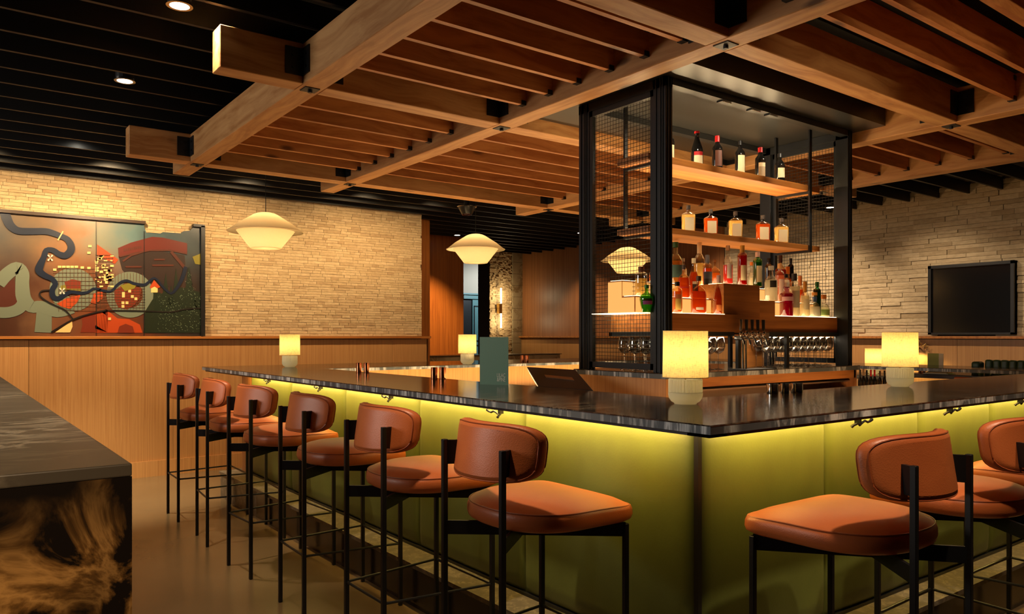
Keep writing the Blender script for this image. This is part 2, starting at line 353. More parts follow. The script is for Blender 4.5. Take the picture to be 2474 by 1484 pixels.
# ---------------------------------------------------------------- room shell
XW = 8.17; YW = 7.83
struct(B(-4.2, XW+.4, -3.2, 13.2, -.1, 0).build('floor', M['floor']), 'polished tan concrete floor')
ceiling = struct(B(-4.2, XW+.4, -3.2, 13.2, 2.87, 2.95).build('ceiling', M['blackceil']), 'black ceiling above thin black baffles')
bafm = B(0, XW+4.1, -.011, .011, 0, .11).mesh('baffle', M['baffle'])
y = -3.05
while y < 12.9:
    yy = y
    o = bpy.data.objects.new('baffle', bafm); C.objects.link(o); o.parent = ceiling; o.location = (-4.1, yy, ZC)
    y += .2912
# far-left wall: oak wainscot under a ledge, split-face stone above
wall_far = struct(B(-4.2, 4.53, YW, YW+.28, 0, 2.87).build('wall_far', M['drywood']), 'long wall with oak wainscot below and split stone above')
def stones(parent, plane, a0, a1, z0, z1, out, m, hole=None, hmin=.022, hmax=.034, lmin=.05, lmax=.20, near=None, dep=(.004, .011)):
    """split-face strips; axis 'X' runs along x on a y-plane, 'Y' runs along y on an x-plane; out = which way they stand proud"""
    rows = []; z = z0
    while z < z1-.004:
        h = min(random.uniform(hmin, hmax), z1-z); a = a0-random.uniform(0, .1)
        while a < a1:
            l = random.uniform(lmin, lmax); e = min(a+l, a1); s_ = max(a, a0)
            if e-s_ > .015 and not (hole and hole(s_, e, z, z+h)): rows.append((s_, e, z, h, random.uniform(*dep)))
            a += l
        z += h
    if near: rows.sort(key=near)
    mb = MB(); g = .0012; k = 0
    protos = []
    for i in range(6):
        q = MB(); b = random.uniform(.75, .95); c1 = [random.uniform(.0, .25) for _ in range(4)]
        q.add([(0, 0, 0), (1, 0, 0), (1, 0, 1), (0, 0, 1), (0, -1+c1[0], 0), (1, -1+c1[1], 0), (1, -1+c1[2], 1), (0, -1+c1[3], 1), (.5, -1.05, .5)],
              [(0, 1, 5, 4), (1, 2, 6, 5), (2, 3, 7, 6), (3, 0, 4, 7), (4, 5, 8), (5, 6, 8), (6, 7, 8), (7, 4, 8)])
        protos.append(q)
    pm = [p.mesh('stone', m) for p in protos]
    ax, pos = plane
    for (s_, e, z, h, dp) in rows:
        i = random.randrange(6)
        if k < 300 and near:
            o = bpy.data.objects.new('stone', pm[i]); C.objects.link(o); o.parent = parent
            if ax == 'X': o.location = (s_+g, pos, z+g); o.scale = (e-s_-2*g, dp, h-2*g)
            else: o.location = (pos, e-g, z+g); o.rotation_euler.z = -PI/2; o.scale = (e-s_-2*g, dp, h-2*g)
            k += 1
        else:
            vs_ = []
            for (x, yv, zz) in protos[i].v:
                if ax == 'X': vs_.append((s_+g+x*(e-s_-2*g), pos+yv*dp, z+g+zz*(h-2*g)))
                else: vs_.append((pos+yv*dp, e-g-x*(e-s_-2*g), z+g+zz*(h-2*g)))
            mb.add(vs_, protos[i].f)
    o = mb.build('stone_strips', m, parent); o['kind'] = 'stuff'; return o
stones(wall_far, ('X', YW), -2.2, 4.53, 1.32, ZC+.06, -1, M['stone'], near=lambda r: -(r[1]-r[0])*r[3] + 50*(r[0] < .2) + 50*(.4 < r[0] < 1.9 and r[2] < 2.3))
oakbm = M['oak']
xs = [-4.2, -2.9, -1.75, -.55, .62, 1.79, 2.96, 4.13, 4.6]
for i in range(len(xs)-1):
    B(xs[i]+.0015, xs[i+1]-.0015, YW-.03, YW, .147, 1.287).build('wainscot_panel', oakbm, wall_far)
B(4.585, 4.60, YW-.03, YW+.28, .147, 1.287).build('wainscot_panel', oakbm, wall_far)
struct(B(-4.2, 4.6, YW-.045, YW, 0, .147).build('baseboard_far', M['oak']))
struct(bevel(B(-4.2, 4.62, YW-.075, YW+.02, 1.294, 1.32).build('trim_1', M['oak_shelf']), .002), 'narrow oak ledge capping the wainscot of the long wall')
# right wall (x = XW): stone to the right, oak veneer to the left
wall_right = struct(B(XW, XW+.3, -3.2, 11.0, 0, 2.87).build('wall_right', M['drywood']), 'right wall with grey split stone above oak wainscot')
stones(wall_right, ('Y', XW), -.6, 6.3, 1.32, ZC+.1, -1, M['stone_grey'], hmin=.03, hmax=.055, lmin=.10, lmax=.34, dep=(.008, .026),
       hole=lambda a, b, z0, z1: a > 2.95 and b < 3.72 and z1 < 2.03, near=lambda r: -(r[1]-r[0])*r[3]+50*(r[0] < 1.6 or r[0] > 5.6))
for a, b in ((6.3, 7.5), (7.5, 8.7), (8.7, 9.75), (9.75, 10.6)):
    B(XW-.025, XW, a+.002, b-.002, 1.32, ZC+.1).build('wall_panel', M['oak_dark'], wall_right)
ys = [-3.2, -1.6, -.3, .95, 2.2, 3.45, 4.7, 5.95, 7.2, 8.4, 9.62, 10.6]
for i in range(len(ys)-1): B(XW-.05, XW, ys[i]+.0015, ys[i+1]-.0015, .12, 1.287).build('wainscot_panel', oakbm, wall_right)
struct(B(XW-.065, XW, -3.2, 10.6, 0, .12).build('baseboard_right', M['oak']))
struct(bevel(B(XW-.11, XW, -3.2, 10.62, 1.294, 1.32).build('trim_2', M['oak_shelf']), .002), 'narrow oak ledge capping the wainscot of the right wall')
# amber wood wall beyond the long wall, passage, column
# amber wall
wall_back = struct(B(4.53, 6.13, 9.4, 9.6, 0, 2.87).build('wall_back', M['drywood']), 'amber wood panelled wall beyond the end of the long wall')
for a, b in ((4.53, 5.35), (5.35, 6.13)): B(a+.001, b-.001, 9.375, 9.4, 0, 2.8).build('wall_panel', M['oak_amber'], wall_back)
struct(B(4.4, 11.2, 12.6, 12.8, 0, 2.87).build('wall_passage', M['plaster']), 'grey plaster wall at the end of the passage')
struct(B(4.53, 4.81, YW+.28, 12.6, 0, 2.87).build('wall_passage_side', M['oak_amber']))
column = struct(B(7.46, XW, 10.62, 10.95, 0, 2.87).build('wall_column', M['drywood']), 'stone clad column with a tube wall light')
stones(column, ('X', 10.62), 7.46, 7.93, .0, ZC+.1, -1, M['stone'], hmin=.02, hmax=.035, lmin=.03, lmax=.08, dep=(.008, .03))
for k in range(14): B(7.935, XW-.01, 10.58, 10.62, .2*k+.002, .2*k+.198).build('stone_block', M['pale_marble'], column)
# door pair in the passage
dr = struct(empty('door_1', (0, 0, 0)), 'teal double door with moulded panels at the end of the passage')
YD = 12.55; X_ = lambda u: atY(u, 800, YD).x
for (a, b, xa_, xb_) in ((X_(1139), X_(1167), X_(1142), X_(1159)), (X_(1169), X_(1215), X_(1175), X_(1208))):
    d = B(a, b, YD-.04, YD, .02, 2.04).build('door_leaf', M['teal'], dr)
    for z0, z1 in ((.2, 1.15), (1.22, 1.92)):
        for q in ((xa_, xb_, z0, z0+.018), (xa_, xb_, z1-.018, z1), (xa_, xa_+.018, z0, z1), (xb_-.018, xb_, z0, z1)): B(q[0], q[1], YD-.052, YD-.04, q[2], q[3]).build('moulding', M['black_plastic'], d)
B(X_(1116), X_(1222), YD-.07, YD, 2.05, 2.13).build('door_frame', M['teal'], dr); B(X_(1112), X_(1226), YD-.10, YD, 2.13, 2.16).build('door_frame', M['teal'], dr)
B(X_(1115), X_(1138), YD-.02, YD, 0, 2.05).build('door_leaf', M['black_plastic'], dr)
lamp('SPOT', 'passage_light', (8.9, 11.3, 2.66), 190, (.86, .95, 1), (8.8, 12.5, 1.3), .05, 130, .6)
# walls behind the camera close the room
struct(B(-4.4, -4.2, -3.2, 8.1, 0, 2.87).build('wall_left', M['drywood'])); struct(B(-4.2, XW, -3.4, -3.2, 0, 2.87).build('wall_near', M['drywood']))
struct(B(5.7, XW, -3.2, 5.5, 0, .21).build('trim_3', M['dark_kick']), 'low platform under the booth seating')

# ---------------------------------------------------------------- timber canopy over the bar
ZB = 2.5; ZT = 2.69; BW = .1145
XB = (1.42, 2.552, 4.548, 5.80); YB = (.42, 1.965, 3.51, 5.512)
canopy = tag(empty('timber_canopy', (3.6, 3.2, ZB)), 'grid of honey fir beams and slats hung under the black ceiling over the bar', 'canopy')
def cpart(mb, name, m, loc=(0, 0, 0), rz=0, par=None):
    o = mb.build(name, m, par or canopy)
    o.location = Vector(loc)-(Vector((3.6, 3.2, ZB)) if par is None else Vector((0, 0, 0))); o.rotation_euler.z = rz; return o
for i, x in enumerate(XB):
    y0, y1 = -.1, 5.945
    o = cpart(B(-(y1-y0)/2, (y1-y0)/2, -BW/2, BW/2, 0, ZT-ZB), 'beam', M['beam'], (x, (y0+y1)/2, ZB), PI/2); bevel(o, .003, 1)
for y in YB:
    edges = [.985]+list(XB)+[6.24]
    for k in range(len(edges)-1):
        a = edges[k]+(BW/2 if k > 0 else 0); b = edges[k+1]-(BW/2 if k < len(edges)-2 else 0)
        l = b-a; o = cpart(B(-l/2, l/2, -BW/2, BW/2, .0005, ZT-ZB-.0005), 'beam', M['beam'], ((a+b)/2, y, ZB), 0); bevel(o, .003, 1)
# steel angle brackets at the crossings, hex plate underneath
def bracket(x, y, sx, sy):
    z0 = ZB+.035; z1 = ZT-.028; t = .006
    m_ = MB(); ex = x+sx*BW/2; ey = y+sy*BW/2
    def bx(a, b, c, d): m_.box(min(a, b), max(a, b), min(c, d), max(c, d), z0, z1)
    bx(ex, ex+sx*t, ey, ey+sy*.085); bx(ex, ex+sx*.085, ey, ey+sy*t)
    for zz in (z0+.035, z1-.035):
        for q in (.05,):
            m_.tube([(ex+sx*q, ey+sy*t, zz), (ex+sx*q, ey+sy*(t+.006), zz)], .007, 6); m_.tube([(ex+sx*t, ey+sy*q, zz), (ex+sx*(t+.006), ey+sy*q, zz)], .007, 6)
    return m_
for x in XB:
    for y in YB:
        for sx, sy in ((-1, -1), (1, -1), (-1, 1), (1, 1)):
            cpart(bracket(x, y, sx, sy), 'bracket', M['blackmetal'])
        pl = cpart(B(x-.036, x+.036, y-.036, y+.036, ZB-.004, ZB), 'cover_plate', M['blackmetal'])
        MB().tube([(x, y, ZB-.004), (x, y, ZB-.016)], .011, 6).build('bolt', M['blackmetal'], pl)
# slats
ST = .026; SZ0, SZ1 = ZB+.048, ZT-.004
rows = {0: [.56+.215*k for k in range(6)], 1: [2.13, 2.345, 2.565, 2.789, 3.007, 3.227], 2: [3.60, 3.941, 4.197, 4.448, 4.70, 4.952, 5.212]}
spans = [(XB[0]+BW/2, XB[1]-BW/2), (XB[1]+BW/2, XB[2]-BW/2), (XB[2]+BW/2, XB[3]-BW/2)]
slat_mesh = {}
for si, (a, b) in enumerate(spans):
    for ri, ysl in rows.items():
        if si == 1 and ri == 1: continue          # the bay filled by the black soffit
        for y in ysl:
            l = b-a
            if si not in slat_mesh: slat_mesh[si] = B(-l/2, l/2, -ST/2, ST/2, 0, SZ1-SZ0).mesh('slat', M['slat'])
            o = bpy.data.objects.new('slat', slat_mesh[si]); C.objects.link(o); o.parent = canopy
            o.location = Vector(((a+b)/2, y, SZ0))-Vector((3.6, 3.2, ZB))
            if 'hg' not in slat_mesh: slat_mesh['hg'] = B(-.014, .014, -ST/2-.004, ST/2+.004, 0, .024).mesh('hanger', M['blackmetal'])
            for ex in (-l/2+.014, l/2-.014):
                for hz in (-.003, SZ1-SZ0-.034):
                    h = bpy.data.objects.new('hanger', slat_mesh['hg']); C.objects.link(h); h.parent = o; h.location = (ex, 0, hz)
# black soffit in the bay above the back bar
sof = tag(B(2.62, 4.475, 2.30, 3.42, 2.563, 2.868).build('bar_soffit', M['soffit']), 'charcoal boxed soffit in the timber bay above the bottle tower', 'soffit')

# ---------------------------------------------------------------- ceiling fittings
def downlight(x, y, label, group='recessed downlights between the black baffles', r=.04, up=0):
    t = tag(empty('downlight', (x, y, ZC-.004+up)), label, 'ceiling light', group)
    MB().lathe([(r*1.35, 0), (r*1.35, .012), (r, .012), (r, -.0), (r*1.35, 0)], 24).build('ring', M['chrome'], t, True)
    MB().lathe([(.0005, .006), (r, .006), (r, .012), (.0005, .012)], 24).build('lens', M['lens'], t)
    MB().lathe([(r*1.2, .012), (r*1.2, .09)], 16).build('can', M['blackmetal'], t)
downlight(.82, 3.46, 'brightest recessed downlight, top left by the picture edge')
downlight(.82, 4.66, 'recessed downlight left of the upper protruding beam end')
downlight(.842, 6.41, 'downlight behind a lit scallop of baffle above the left wall', up=.07)
lamp('SPOT', 'downlight_spill', (.842, 6.43, ZC+.055), 5, (1, .9, .7), (.842, 6.47, 2.0), .01, 165, 1)
downlight(5.78, 9.0, 'small far downlight left of the middle pendant lamp')
downlight(7.0, 7.8, 'tiny far downlight just left of the bottle tower')
downlight(7.8, 4.62, 'tiny downlight near the right stone wall, seen through the mesh')
spk = tag(empty('ceiling_speaker', (4.223, 6.397, 2.62)), 'black dish shaped ceiling fixture with chrome rim above the middle pendant', 'ceiling fixture')
MB().lathe([(.095, 0), (.10, -.006), (.094, -.012), (.09, -.004)], 32).build('rim', M['chrome'], spk, True)
MB().lathe([(.09, -.002), (.08, -.03), (.055, -.075), (.048, -.085), (.045, -.075), (.0005, -.06)], 32).build('dish', M['black_plastic'], spk, True)
MB().lathe([(.049, -.084), (.049, -.09), (.04, -.09), (.04, -.084)], 32).build('lower_ring', M['copper'], spk, True)
MB().lathe([(.03, 0), (.03, .25)], 12).build('stem', M['black_plastic'], spk)
def pendant(x, y, z, label):
    """z = rim height"""
    t = tag(empty('pendant_lamp', (x, y, z)), label, 'pendant light', 'amber saucer pendants over the far booths')
    R = .31
    MB().lathe([(.05, .152), (.075, .146), (.10, .135), (.22, .06), (R-.02, .004), (R, -.006), (R-.004, -.011)], 48).build('upper_shade', M['pendant'], t, 30)
    MB().lathe([(.236, -.002), (.124, -.148), (.118, -.150)], 48).build('lower_shade', M['pendant'], t, 30)
    MB().lathe([(.0005, -.143), (.121, -.143)], 40).build('diffuser', M['pendant'], t)
    MB().lathe([(.0005, .153), (.05, .153)], 24).build('top_cap', M['pendant'], t)
    MB().tube([(0, 0, .15), (0, 0, 2.871-z)], .003, 6).build('cord', M['black_plastic'], t)
    MB().lathe([(.0005, .09), (.03, .09), (.03, .13), (.0005, .13)], 12).build('socket', M['white'], t)
    lamp('POINT', 'pendant_bulb', (x, y, z+.02), 4.2, (1, .66, .33), size=.04)
pendant(2.20, 6.40, 2.205, 'leftmost amber saucer pendant, in front of the split stone wall')
pendant(4.50, 6.65, 2.235, 'middle amber saucer pendant over the far bar counter')
pendant(6.50, 6.42, 2.215, 'rightmost amber saucer pendant, seen through the wire mesh of the tower')

# ---------------------------------------------------------------- bar
XC0, XC1 = 1.727, 2.385; YC0, YC1 = 1.382, 2.04; YF0, YF1 = 5.62, 6.556; XR = 6.9; ZCT = 1.07
bar = tag(empty('bar_counter', (XC0, YC0, 0)), 'rectangular bar with dark quartzite top, backlit olive leather front and stone foot step', 'bar')
def bp_(mb, name, m, smooth=False, par=None):
    o = mb.build(name, m, par or bar, smooth)
    if par is None: o.location = (-XC0, -YC0, 0)
    return o
th = .027
runs = [(XC0, XC1, YC0, YF1), (XC1, XR, YC0, YC1), (XC1, XR, YF0, YF1), (XR-.65, XR, YC1, YF0)]
for r_ in runs: bp_(B(*r_, ZCT-.004, ZCT), 'worktop', M['counter'])
for r_ in runs:
    bp_(B(r_[0]+.001, r_[1]-.001, r_[2]+.001, r_[3]-.001, ZCT-th, ZCT-.004), 'worktop_edge', M['counter_edge'])
# dark sub-frame under the worktop
sb = MB(); sb.box(XC0+.02, XC0+.10, YC0+.02, YF1-.03, ZCT-th-.012, ZCT-th); sb.box(XC0+.02, XR-.03, YC0+.02, YC0+.10, ZCT-th-.0125, ZCT-th-.0005)
bp_(sb, 'subframe', M['blackmetal'])
XP, YP = 2.01, 1.66; SX, SY = 1.845, 1.505; SZ = .21
YPE = 6.19
core = MB(); core.box(XP+.04, XC1-.03, YP+.04, YPE, .0, ZCT-th-.001); core.box(XC1-.03, XR-.3, YP+.04, YC1-.03, 0, ZCT-th-.0015); core.box(XC1-.03, XR-.3, YF0+.05, YPE, 0, ZCT-th-.0015)
bp_(core, 'carcass', M['oak'])
bp_(B(XP-.005, XC1+.1, YPE-.002, YPE+.22, 0, ZCT-th-.012), 'end_panel', M['oak_dark'])
# upholstered panels with soft rounded seams
def panel(w_, h_):
    m_ = MB(); nx, nz = 14, 10; vs_ = []; fs_ = []
    for j in range(nz+1):
        for i in range(nx+1):
            a = i/nx; c = j/nz; e = min(a, 1-a)*w_; f = min(c, 1-c)*h_
            d = .028*(1-math.exp(-e/.02))*(1-math.exp(-f/.02))+.006*math.sin(a*PI)
            vs_.append((a*w_, -d, c*h_))
    # tighter sampling at the seams
    xs_ = [0, .006, .014, .028, .05, .09, .2]; xs_ = xs_+[w_/2]+[w_-q for q in reversed(xs_)]
    zs_ = [0, .01, .03, .08, h_/2, h_-.08, h_-.03, h_-.01, h_]; vs_ = []
    for zz in zs_:
        for xx in xs_:
            e = min(xx, w_-xx); f = min(zz, h_-zz); d = .012+.020*(1-math.exp(-e/.012))*(1-math.exp(-f/.02))+.006*math.sin(xx/w_*PI)
            vs_.append((xx, -d, zz))
    n = len(xs_)
    for j in range(len(zs_)-1):
        for i in range(n-1): fs_.append((j*n+i, j*n+i+1, (j+1)*n+i+1, (j+1)*n+i))
    m_.add(vs_, fs_); m_.box(0, w_, -.013, .01, 0, h_); return m_
zp0, zp1 = SZ+.012, ZCT-th-.014
seams = [YP+.008, 2.601, 3.50, 4.405, 5.31, YPE]
for a, b in zip(seams[:-1], seams[1:]):
    o = panel(b-a-.002, zp1-zp0).build('upholstered_panel', M['green'], bar, True); o.location = Vector((XP+.025, b-.001, zp0))-Vector((XC0, YC0, 0)); o.rotation_euler.z = -PI/2
seams = [XP+.008, 2.771, 3.522, 4.272, 5.02, 5.77, 6.52]
for a, b in zip(seams[:-1], seams[1:]):
    o = panel(b-a-.002, zp1-zp0).build('upholstered_panel', M['green'], bar, True); o.location = Vector((a+.001, YP+.025, zp0))-Vector((XC0, YC0, 0))
bp_(B(XP-.006, XP+.012, YP-.006, YP+.012, SZ, zp1), 'corner_bead', M['blackmetal'])
# foot step
stp = MB(); stp.box(SX, XC1, SY, YPE+.30, SZ-.02, SZ); stp.box(XC1, XR, SY, YC1, SZ-.0205, SZ-.0005)
bp_(stp, 'step_top', M['stepstone'])
kk = MB(); kk.box(SX+.008, XC1, SY+.008, YPE-.6, 0, SZ-.02); kk.box(XC1, XR-.1, SY+.008, YC1-.1, 0, SZ-.0205); bp_(kk, 'kick_face', M['dark_kick'])
bp_(B(SX+.008, XC1, YPE-.6, YPE+.29, 0, SZ-.02), 'step_end_stone', M['stepstone'])
bp_(B(XP-.006, XP+.02, YP, YPE, SZ, SZ+.013), 'shadow_gap', M['blackmetal']); bp_(B(XP, XR-.2, YP-.006, YP+.02, SZ, SZ+.0125), 'shadow_gap', M['blackmetal'])
# LED strips under the overhang, tucked behind the sub-frame
bp_(B(XC0+.115, XC0+.125, YC0+.15, YPE, ZCT-th-.008, ZCT-th-.001), 'led_strip', M['led'])
bp_(B(XC0+.15, XR-.3, YC0+.115, YC0+.125, ZCT-th-.0085, ZCT-th-.0015), 'led_strip', M['led'])
LEDC = (1, .64, .15)
strip('under_counter_light', (XP-.10, (1.7+YPE)/2, ZCT-th-.012), 24, LEDC, (0, 1, 0), (.8, 0, -1), YPE-1.75, .02)
strip('under_counter_light_near', ((2.05+XR)/2, YP-.10, ZCT-th-.012), 24, LEDC, (1, 0, 0), (0, .8, -1), XR-2.1, .02)
# hooks
def hook(loc, rz, label, grp):
    t = tag(empty('bag_hook', loc, rz), label, 'hook', grp)
    # local +x points out of the bar, y along it
    B(-.012, .012, -.004, .004, -.0, .04).build('stem', M['blackmetal'], t)
    MB().tube([(0, 0, .004), (0, .012, -.006), (0, .03, .002), (0, .05, .008), (0, .07, .001), (0, .088, .004), (0, .10, .010)], [.005, .005, .0045, .0045, .0045, .005, .0065], 8).build('hook_arm', M['blackmetal'], t, True)
    MB().tube([(0, 0, .002), (-.014, -.004, -.006), (-.022, -.006, -.014)], [.005, .005, .006], 8).build('hook_tip', M['blackmetal'], t, True)
for k, (yy, lb) in enumerate(((5.457, 'fourth'), (4.524, 'third'), (3.6, 'second'), (2.619, 'nearest'))):
    hook((1.90, yy, .992), 0, 'wavy black bag hook under the left counter edge, %s from the corner' % lb.replace('nearest', 'first'), 'bag hooks under the left counter')
for xx, lb in ((2.755, 'first'), (3.505, 'second'), (4.262, 'third')):
    hook((xx, 1.52, .992), -PI/2, 'wavy black bag hook under the near counter edge, %s right of the corner' % lb, 'bag hooks under the near counter')
# inner working side of the left run: oak fascia and steel
inn = tag(empty('back_counter_cabinet', (XC1, 3, 0)), 'steel speed rail shelf inside the bar behind the near counter', 'shelf')
o = B(.1, 1.9, -.9, -.55, .66, .68).build('rail_shelf', M['steel'], inn)
for q in (.2, 1.0, 1.8): B(q, q+.03, -.75, -.7, 0, .66).build('leg', M['steel'], inn)

# ---------------------------------------------------------------- bar stools
def stool_proto():
    t = empty('bar_stool', (0, 0, 0))
    bm_ = M['blackmetal']
    for s in (-1, 1):
        bevel(B(-.009, .009, s*.165-.009, s*.165+.009, 0, .975).build('leg', bm_, t), .002, 1)
        bevel(B(.456, .474, s*.22-.009, s*.22+.009, 0, .70).build('leg', bm_, t), .002, 1)
    f = MB(); f.bar((0, -.165, .681), (.465, .22, .681), .010, .048); f.bar((0, .165, .680), (.465, -.22, .680), .010, .046); f.build('seat_frame', bm_, t)
    zr = .304
    MB().tube([(0, -.165, zr), (0, .165, zr)], .0055, 8).build('foot_rail', bm_, t, True); MB().tube([(.465, -.22, zr), (.465, .22, zr)], .0065, 8).build('foot_rail', bm_, t, True)
    for s in (-1, 1): MB().tube([(0, s*.165, zr), (.465, s*.22, zr)], .0055, 8).build('foot_rail', bm_, t, True)
    # seat outline: square corners in front, round behind
    def seat_pt(a, ins=0):
        c, s_ = math.cos(a), math.sin(a); xc = .275; hx = (.236 if c > 0 else .228)-ins; hy = .247-ins
        n = 8.0 if c > 0 else 2.35
        r = (abs(c)**n+abs(s_)**n)**(-1/n)
        x = xc+hx*r*c; yv = hy*r*s_
        if c > 0: yv *= 1-.0*c
        return x, yv
    NS = 72; prof = [(.05, .706), (.018, .709), (.004, .718), (0, .732), (.001, .75), (.005, .762), (.011, .768), (.022, .775), (.045, .785), (.08, .794), (.13, .800), (.19, .803)]
    vs_ = []; fs_ = []
    for ins, z in prof:
        for k in range(NS):
            a = 2*PI*k/NS; x, yv = seat_pt(a, ins)
            # saddle: sides and front edge dip
            dz = -.010*max(0, (x-.30)/.2)**2*(1 if z > .765 else .3)
            vs_.append((x, yv, z+dz))
    for i in range(len(prof)-1):
        for k in range(NS): fs_.append((i*NS+k, i*NS+(k+1) % NS, (i+1)*NS+(k+1) % NS, (i+1)*NS+k))
    fs_.append(tuple(range(NS))[::-1]); fs_.append(tuple((len(prof)-1)*NS+k for k in range(NS)))
    seat = MB().add(vs_, fs_).build('seat', M['tan'], t, 60)
    pts = []
    for k in range(NS+1):
        x, yv = seat_pt(2*PI*k/NS, .0075); pts.append((x, yv, .7665-.010*max(0, (x-.30)/.2)**2))
    MB().tube(pts, .0026, 6, False).build('piping', M['piping'], seat, True)
    # backrest
    HW, HH, ZM = .226, .092, .957
    def back_pt(a, k_):
        c, s_ = math.cos(a), math.sin(a); n = 4.2; r = (abs(c)**n+abs(s_)**n)**(-1/n); return HW*r*c*k_[0], HH*r*s_*k_[1]
    NB = 64; prof = [(.0, .0), (.08, 0), (.16, 0), (.3, .0), (.45, 0), (.6, .0), (.8, .0), (.9, 0), (.955, .002), (.985, .009), (1.0, .02), (.99, .032), (.965, .041), (.9, .049), (.75, .055), (.5, .058), (.2, .059)]
    vs_ = []; fs_ = []
    for q, xo in prof:
        for k in range(NB):
            a = 2*PI*k/NB
            inset = (1-q); ky = 1-inset; kz = 1-inset if q < .9 else 1-inset*2.2
            yv, zv = back_pt(a, (max(ky, .001), max(kz, .001)))
            xx = -.006+xo+.10*(abs(yv)/HW)**2.0+.014*(zv/HH)
            vs_.append((xx, yv, ZM+zv))
    for i in range(len(prof)-1):
        for k in range(NB): fs_.append((i*NB+k, i*NB+(k+1) % NB, (i+1)*NB+(k+1) % NB, (i+1)*NB+k))
    fs_.append(tuple((len(prof)-1)*NB+k for k in range(NB)))
    back = MB().add(vs_, fs_).build('backrest', M['tan'], t, 60)
    for q, xo in ((.972, .004), (.985, .034)):
        pts = []
        for k in range(NB+1):
            a = 2*PI*k/NB; ins = 1-q; yv, zv = back_pt(a, (1-ins, 1-ins*2.2)); pts.append((-.006+xo+.10*(abs(yv)/HW)**2.0+.014*(zv/HH), yv, ZM+zv))
        MB().tube(pts, .0024, 6, False).build('piping', M['piping'], back, True)
    for s in (-1, 1):
        p = MB(); p.bar((-.004, s*.167, .932), (.045, s*.142, .932), .012, .080); p.bar((.050, s*.156, .932), (.030, s*.112, .932), .007, .080); p.build('back_bracket', bm_, t)
    return t
SP = stool_proto()
G1 = 'tan leather stools along the left side of the bar'; G2 = 'tan leather stools along the near side of the bar'
stools = [(1.358, 2.028, 0, 'nearest tan leather stool on the left side of the bar, by the corner', G1),
          (1.350, 2.782, 0, 'second tan leather stool from the corner on the left side of the bar', G1),
          (1.352, 3.567, -1.5, 'third tan leather stool from the corner on the left side of the bar', G1),
          (1.345, 4.343, 3.5, 'fourth tan leather stool from the corner on the left side of the bar', G1),
          (1.356, 5.145, -4, 'fifth tan leather stool from the corner on the left side of the bar', G1),
          (1.362, 5.935, -1, 'farthest tan leather stool on the left side, before the oak wall', G1),
          (2.245, .992, 90, 'first tan leather stool on the near side of the bar, right of the corner', G2),
          (2.985, .985, 91.5, 'second tan leather stool on the near side, cut by the picture edge', G2),
          (3.72, .985, 90, 'third tan leather stool on the near side, mostly hidden behind the second', G2)]
for i, (x, y, a, lb, g) in enumerate(stools):
    o = SP if i == 0 else copy_tree(SP)
    o.location = (x, y, 0); o.rotation_euler.z = math.radians(a); tag(o, lb, 'stool', g)

# ---------------------------------------------------------------- island in the foreground
p = atZ(319.5, 1120, 1.07); IX, IY = p.x, p.y
isl = tag(empty('stone_island', (IX, IY, 0)), 'dark gold-veined stone island with waterfall end in the left foreground', 'counter')
bevel(B(-.95, 0, 0, 4.75, 1.045, 1.07).build('island_top', M['island_top'], isl), .003, 2)
B(-.95, 0, .002, .03, 0, 1.0445).build('waterfall_end', M['island'], isl)
B(-.93, -.02, .03, 4.73, 0, 1.0445).build('carcass', M['oak_dark'], isl)
# ---------------------------------------------------------------- bottle tower (back bar)
TX0, TX1, TY0, TY1, TZ = 2.77, 4.43, 2.48, 3.10, 1.143
bb = tag(empty('back_bar_counter', (TX0, TY0, 0)), 'central oak back counter with dark quartzite slab under the bottle tower', 'counter')
def lp(mb, name, m, root, smooth=False):
    o = mb.build(name, m, root, smooth); o.location = -Vector(root.location); return o
lp(B(TX0-.02, TX1+.055, TY0-.02, TY1+.02, TZ-.004, TZ), 'slab', M['counter'], bb)
lp(B(TX0-.0195, TX1+.0545, TY0-.0195, TY1+.0195, TZ-.027, TZ-.004), 'slab_edge', M['counter_edge'], bb)
lp(B(TX0-.005, TX0+.02, TY0-.005, TY1+.01, 0, TZ-.027), 'end_panel', M['oak'], bb)
lp(B(TX0+.02, TX1+.03, TY0-.005, TY0+.015, TZ-.075, TZ-.027), 'apron', M['oak_shelf'], bb)
lp(B(TX1+.01, TX1+.04, TY0-.005, TY1+.01, 0, TZ-.0275), 'end_panel', M['oak_dark'], bb)
lp(B(TX0+.02, TX1+.01, TY0+.22, TY1, 0, TZ-.0275), 'back_panel', M['steel'], bb)
for zz in (.98, 1.045): lp(B(TX0+.02, TX1+.01, TY0+.02, TY0+.22, zz, zz+.008), 'steel_shelf', M['steel'], bb)
tw = tag(empty('bottle_tower', (TX0, TY0, TZ)), 'black metal frame tower with wire mesh ends standing on the back counter', 'shelving')
def post(x0, x1, y0, y1):
    m_ = MB(); m_.box(x0, x1, y0, y1, TZ, 2.562); cx_ = (x0+x1)/2
    return m_
PX, PY = .047, .082
for (x0, y0) in ((TX0, TY0), (TX1-PX, TY0), (TX0, TY1-PY), (TX1-PX, TY1-PY)):
    o = lp(post(x0, x0+PX, y0, y0+PY), 'post', M['blackframe'], tw); bevel(o, .002, 1)
    r = MB(); sx = -1 if x0 == TX0 else 1; xs_ = x0 if sx < 0 else x0+PX
    for k in (0.016, .030, .058): r.box(min(xs_, xs_+sx*.005), max(xs_, xs_+sx*.005), y0+k, y0+k+.006, TZ, 2.56)
    r.box(x0+.012, x0+.018, y0-.005, y0, TZ, 2.56); r.box(x0+.030, x0+.035, y0-.005, y0, TZ, 2.56)
    q = r.build('post_fin', M['blackframe'], o)
tr = MB(); tr.box(TX0, TX1, TY0, TY0+.05, 2.528, 2.5615); tr.box(TX0, TX1, TY1-.05, TY1, 2.528, 2.5615)
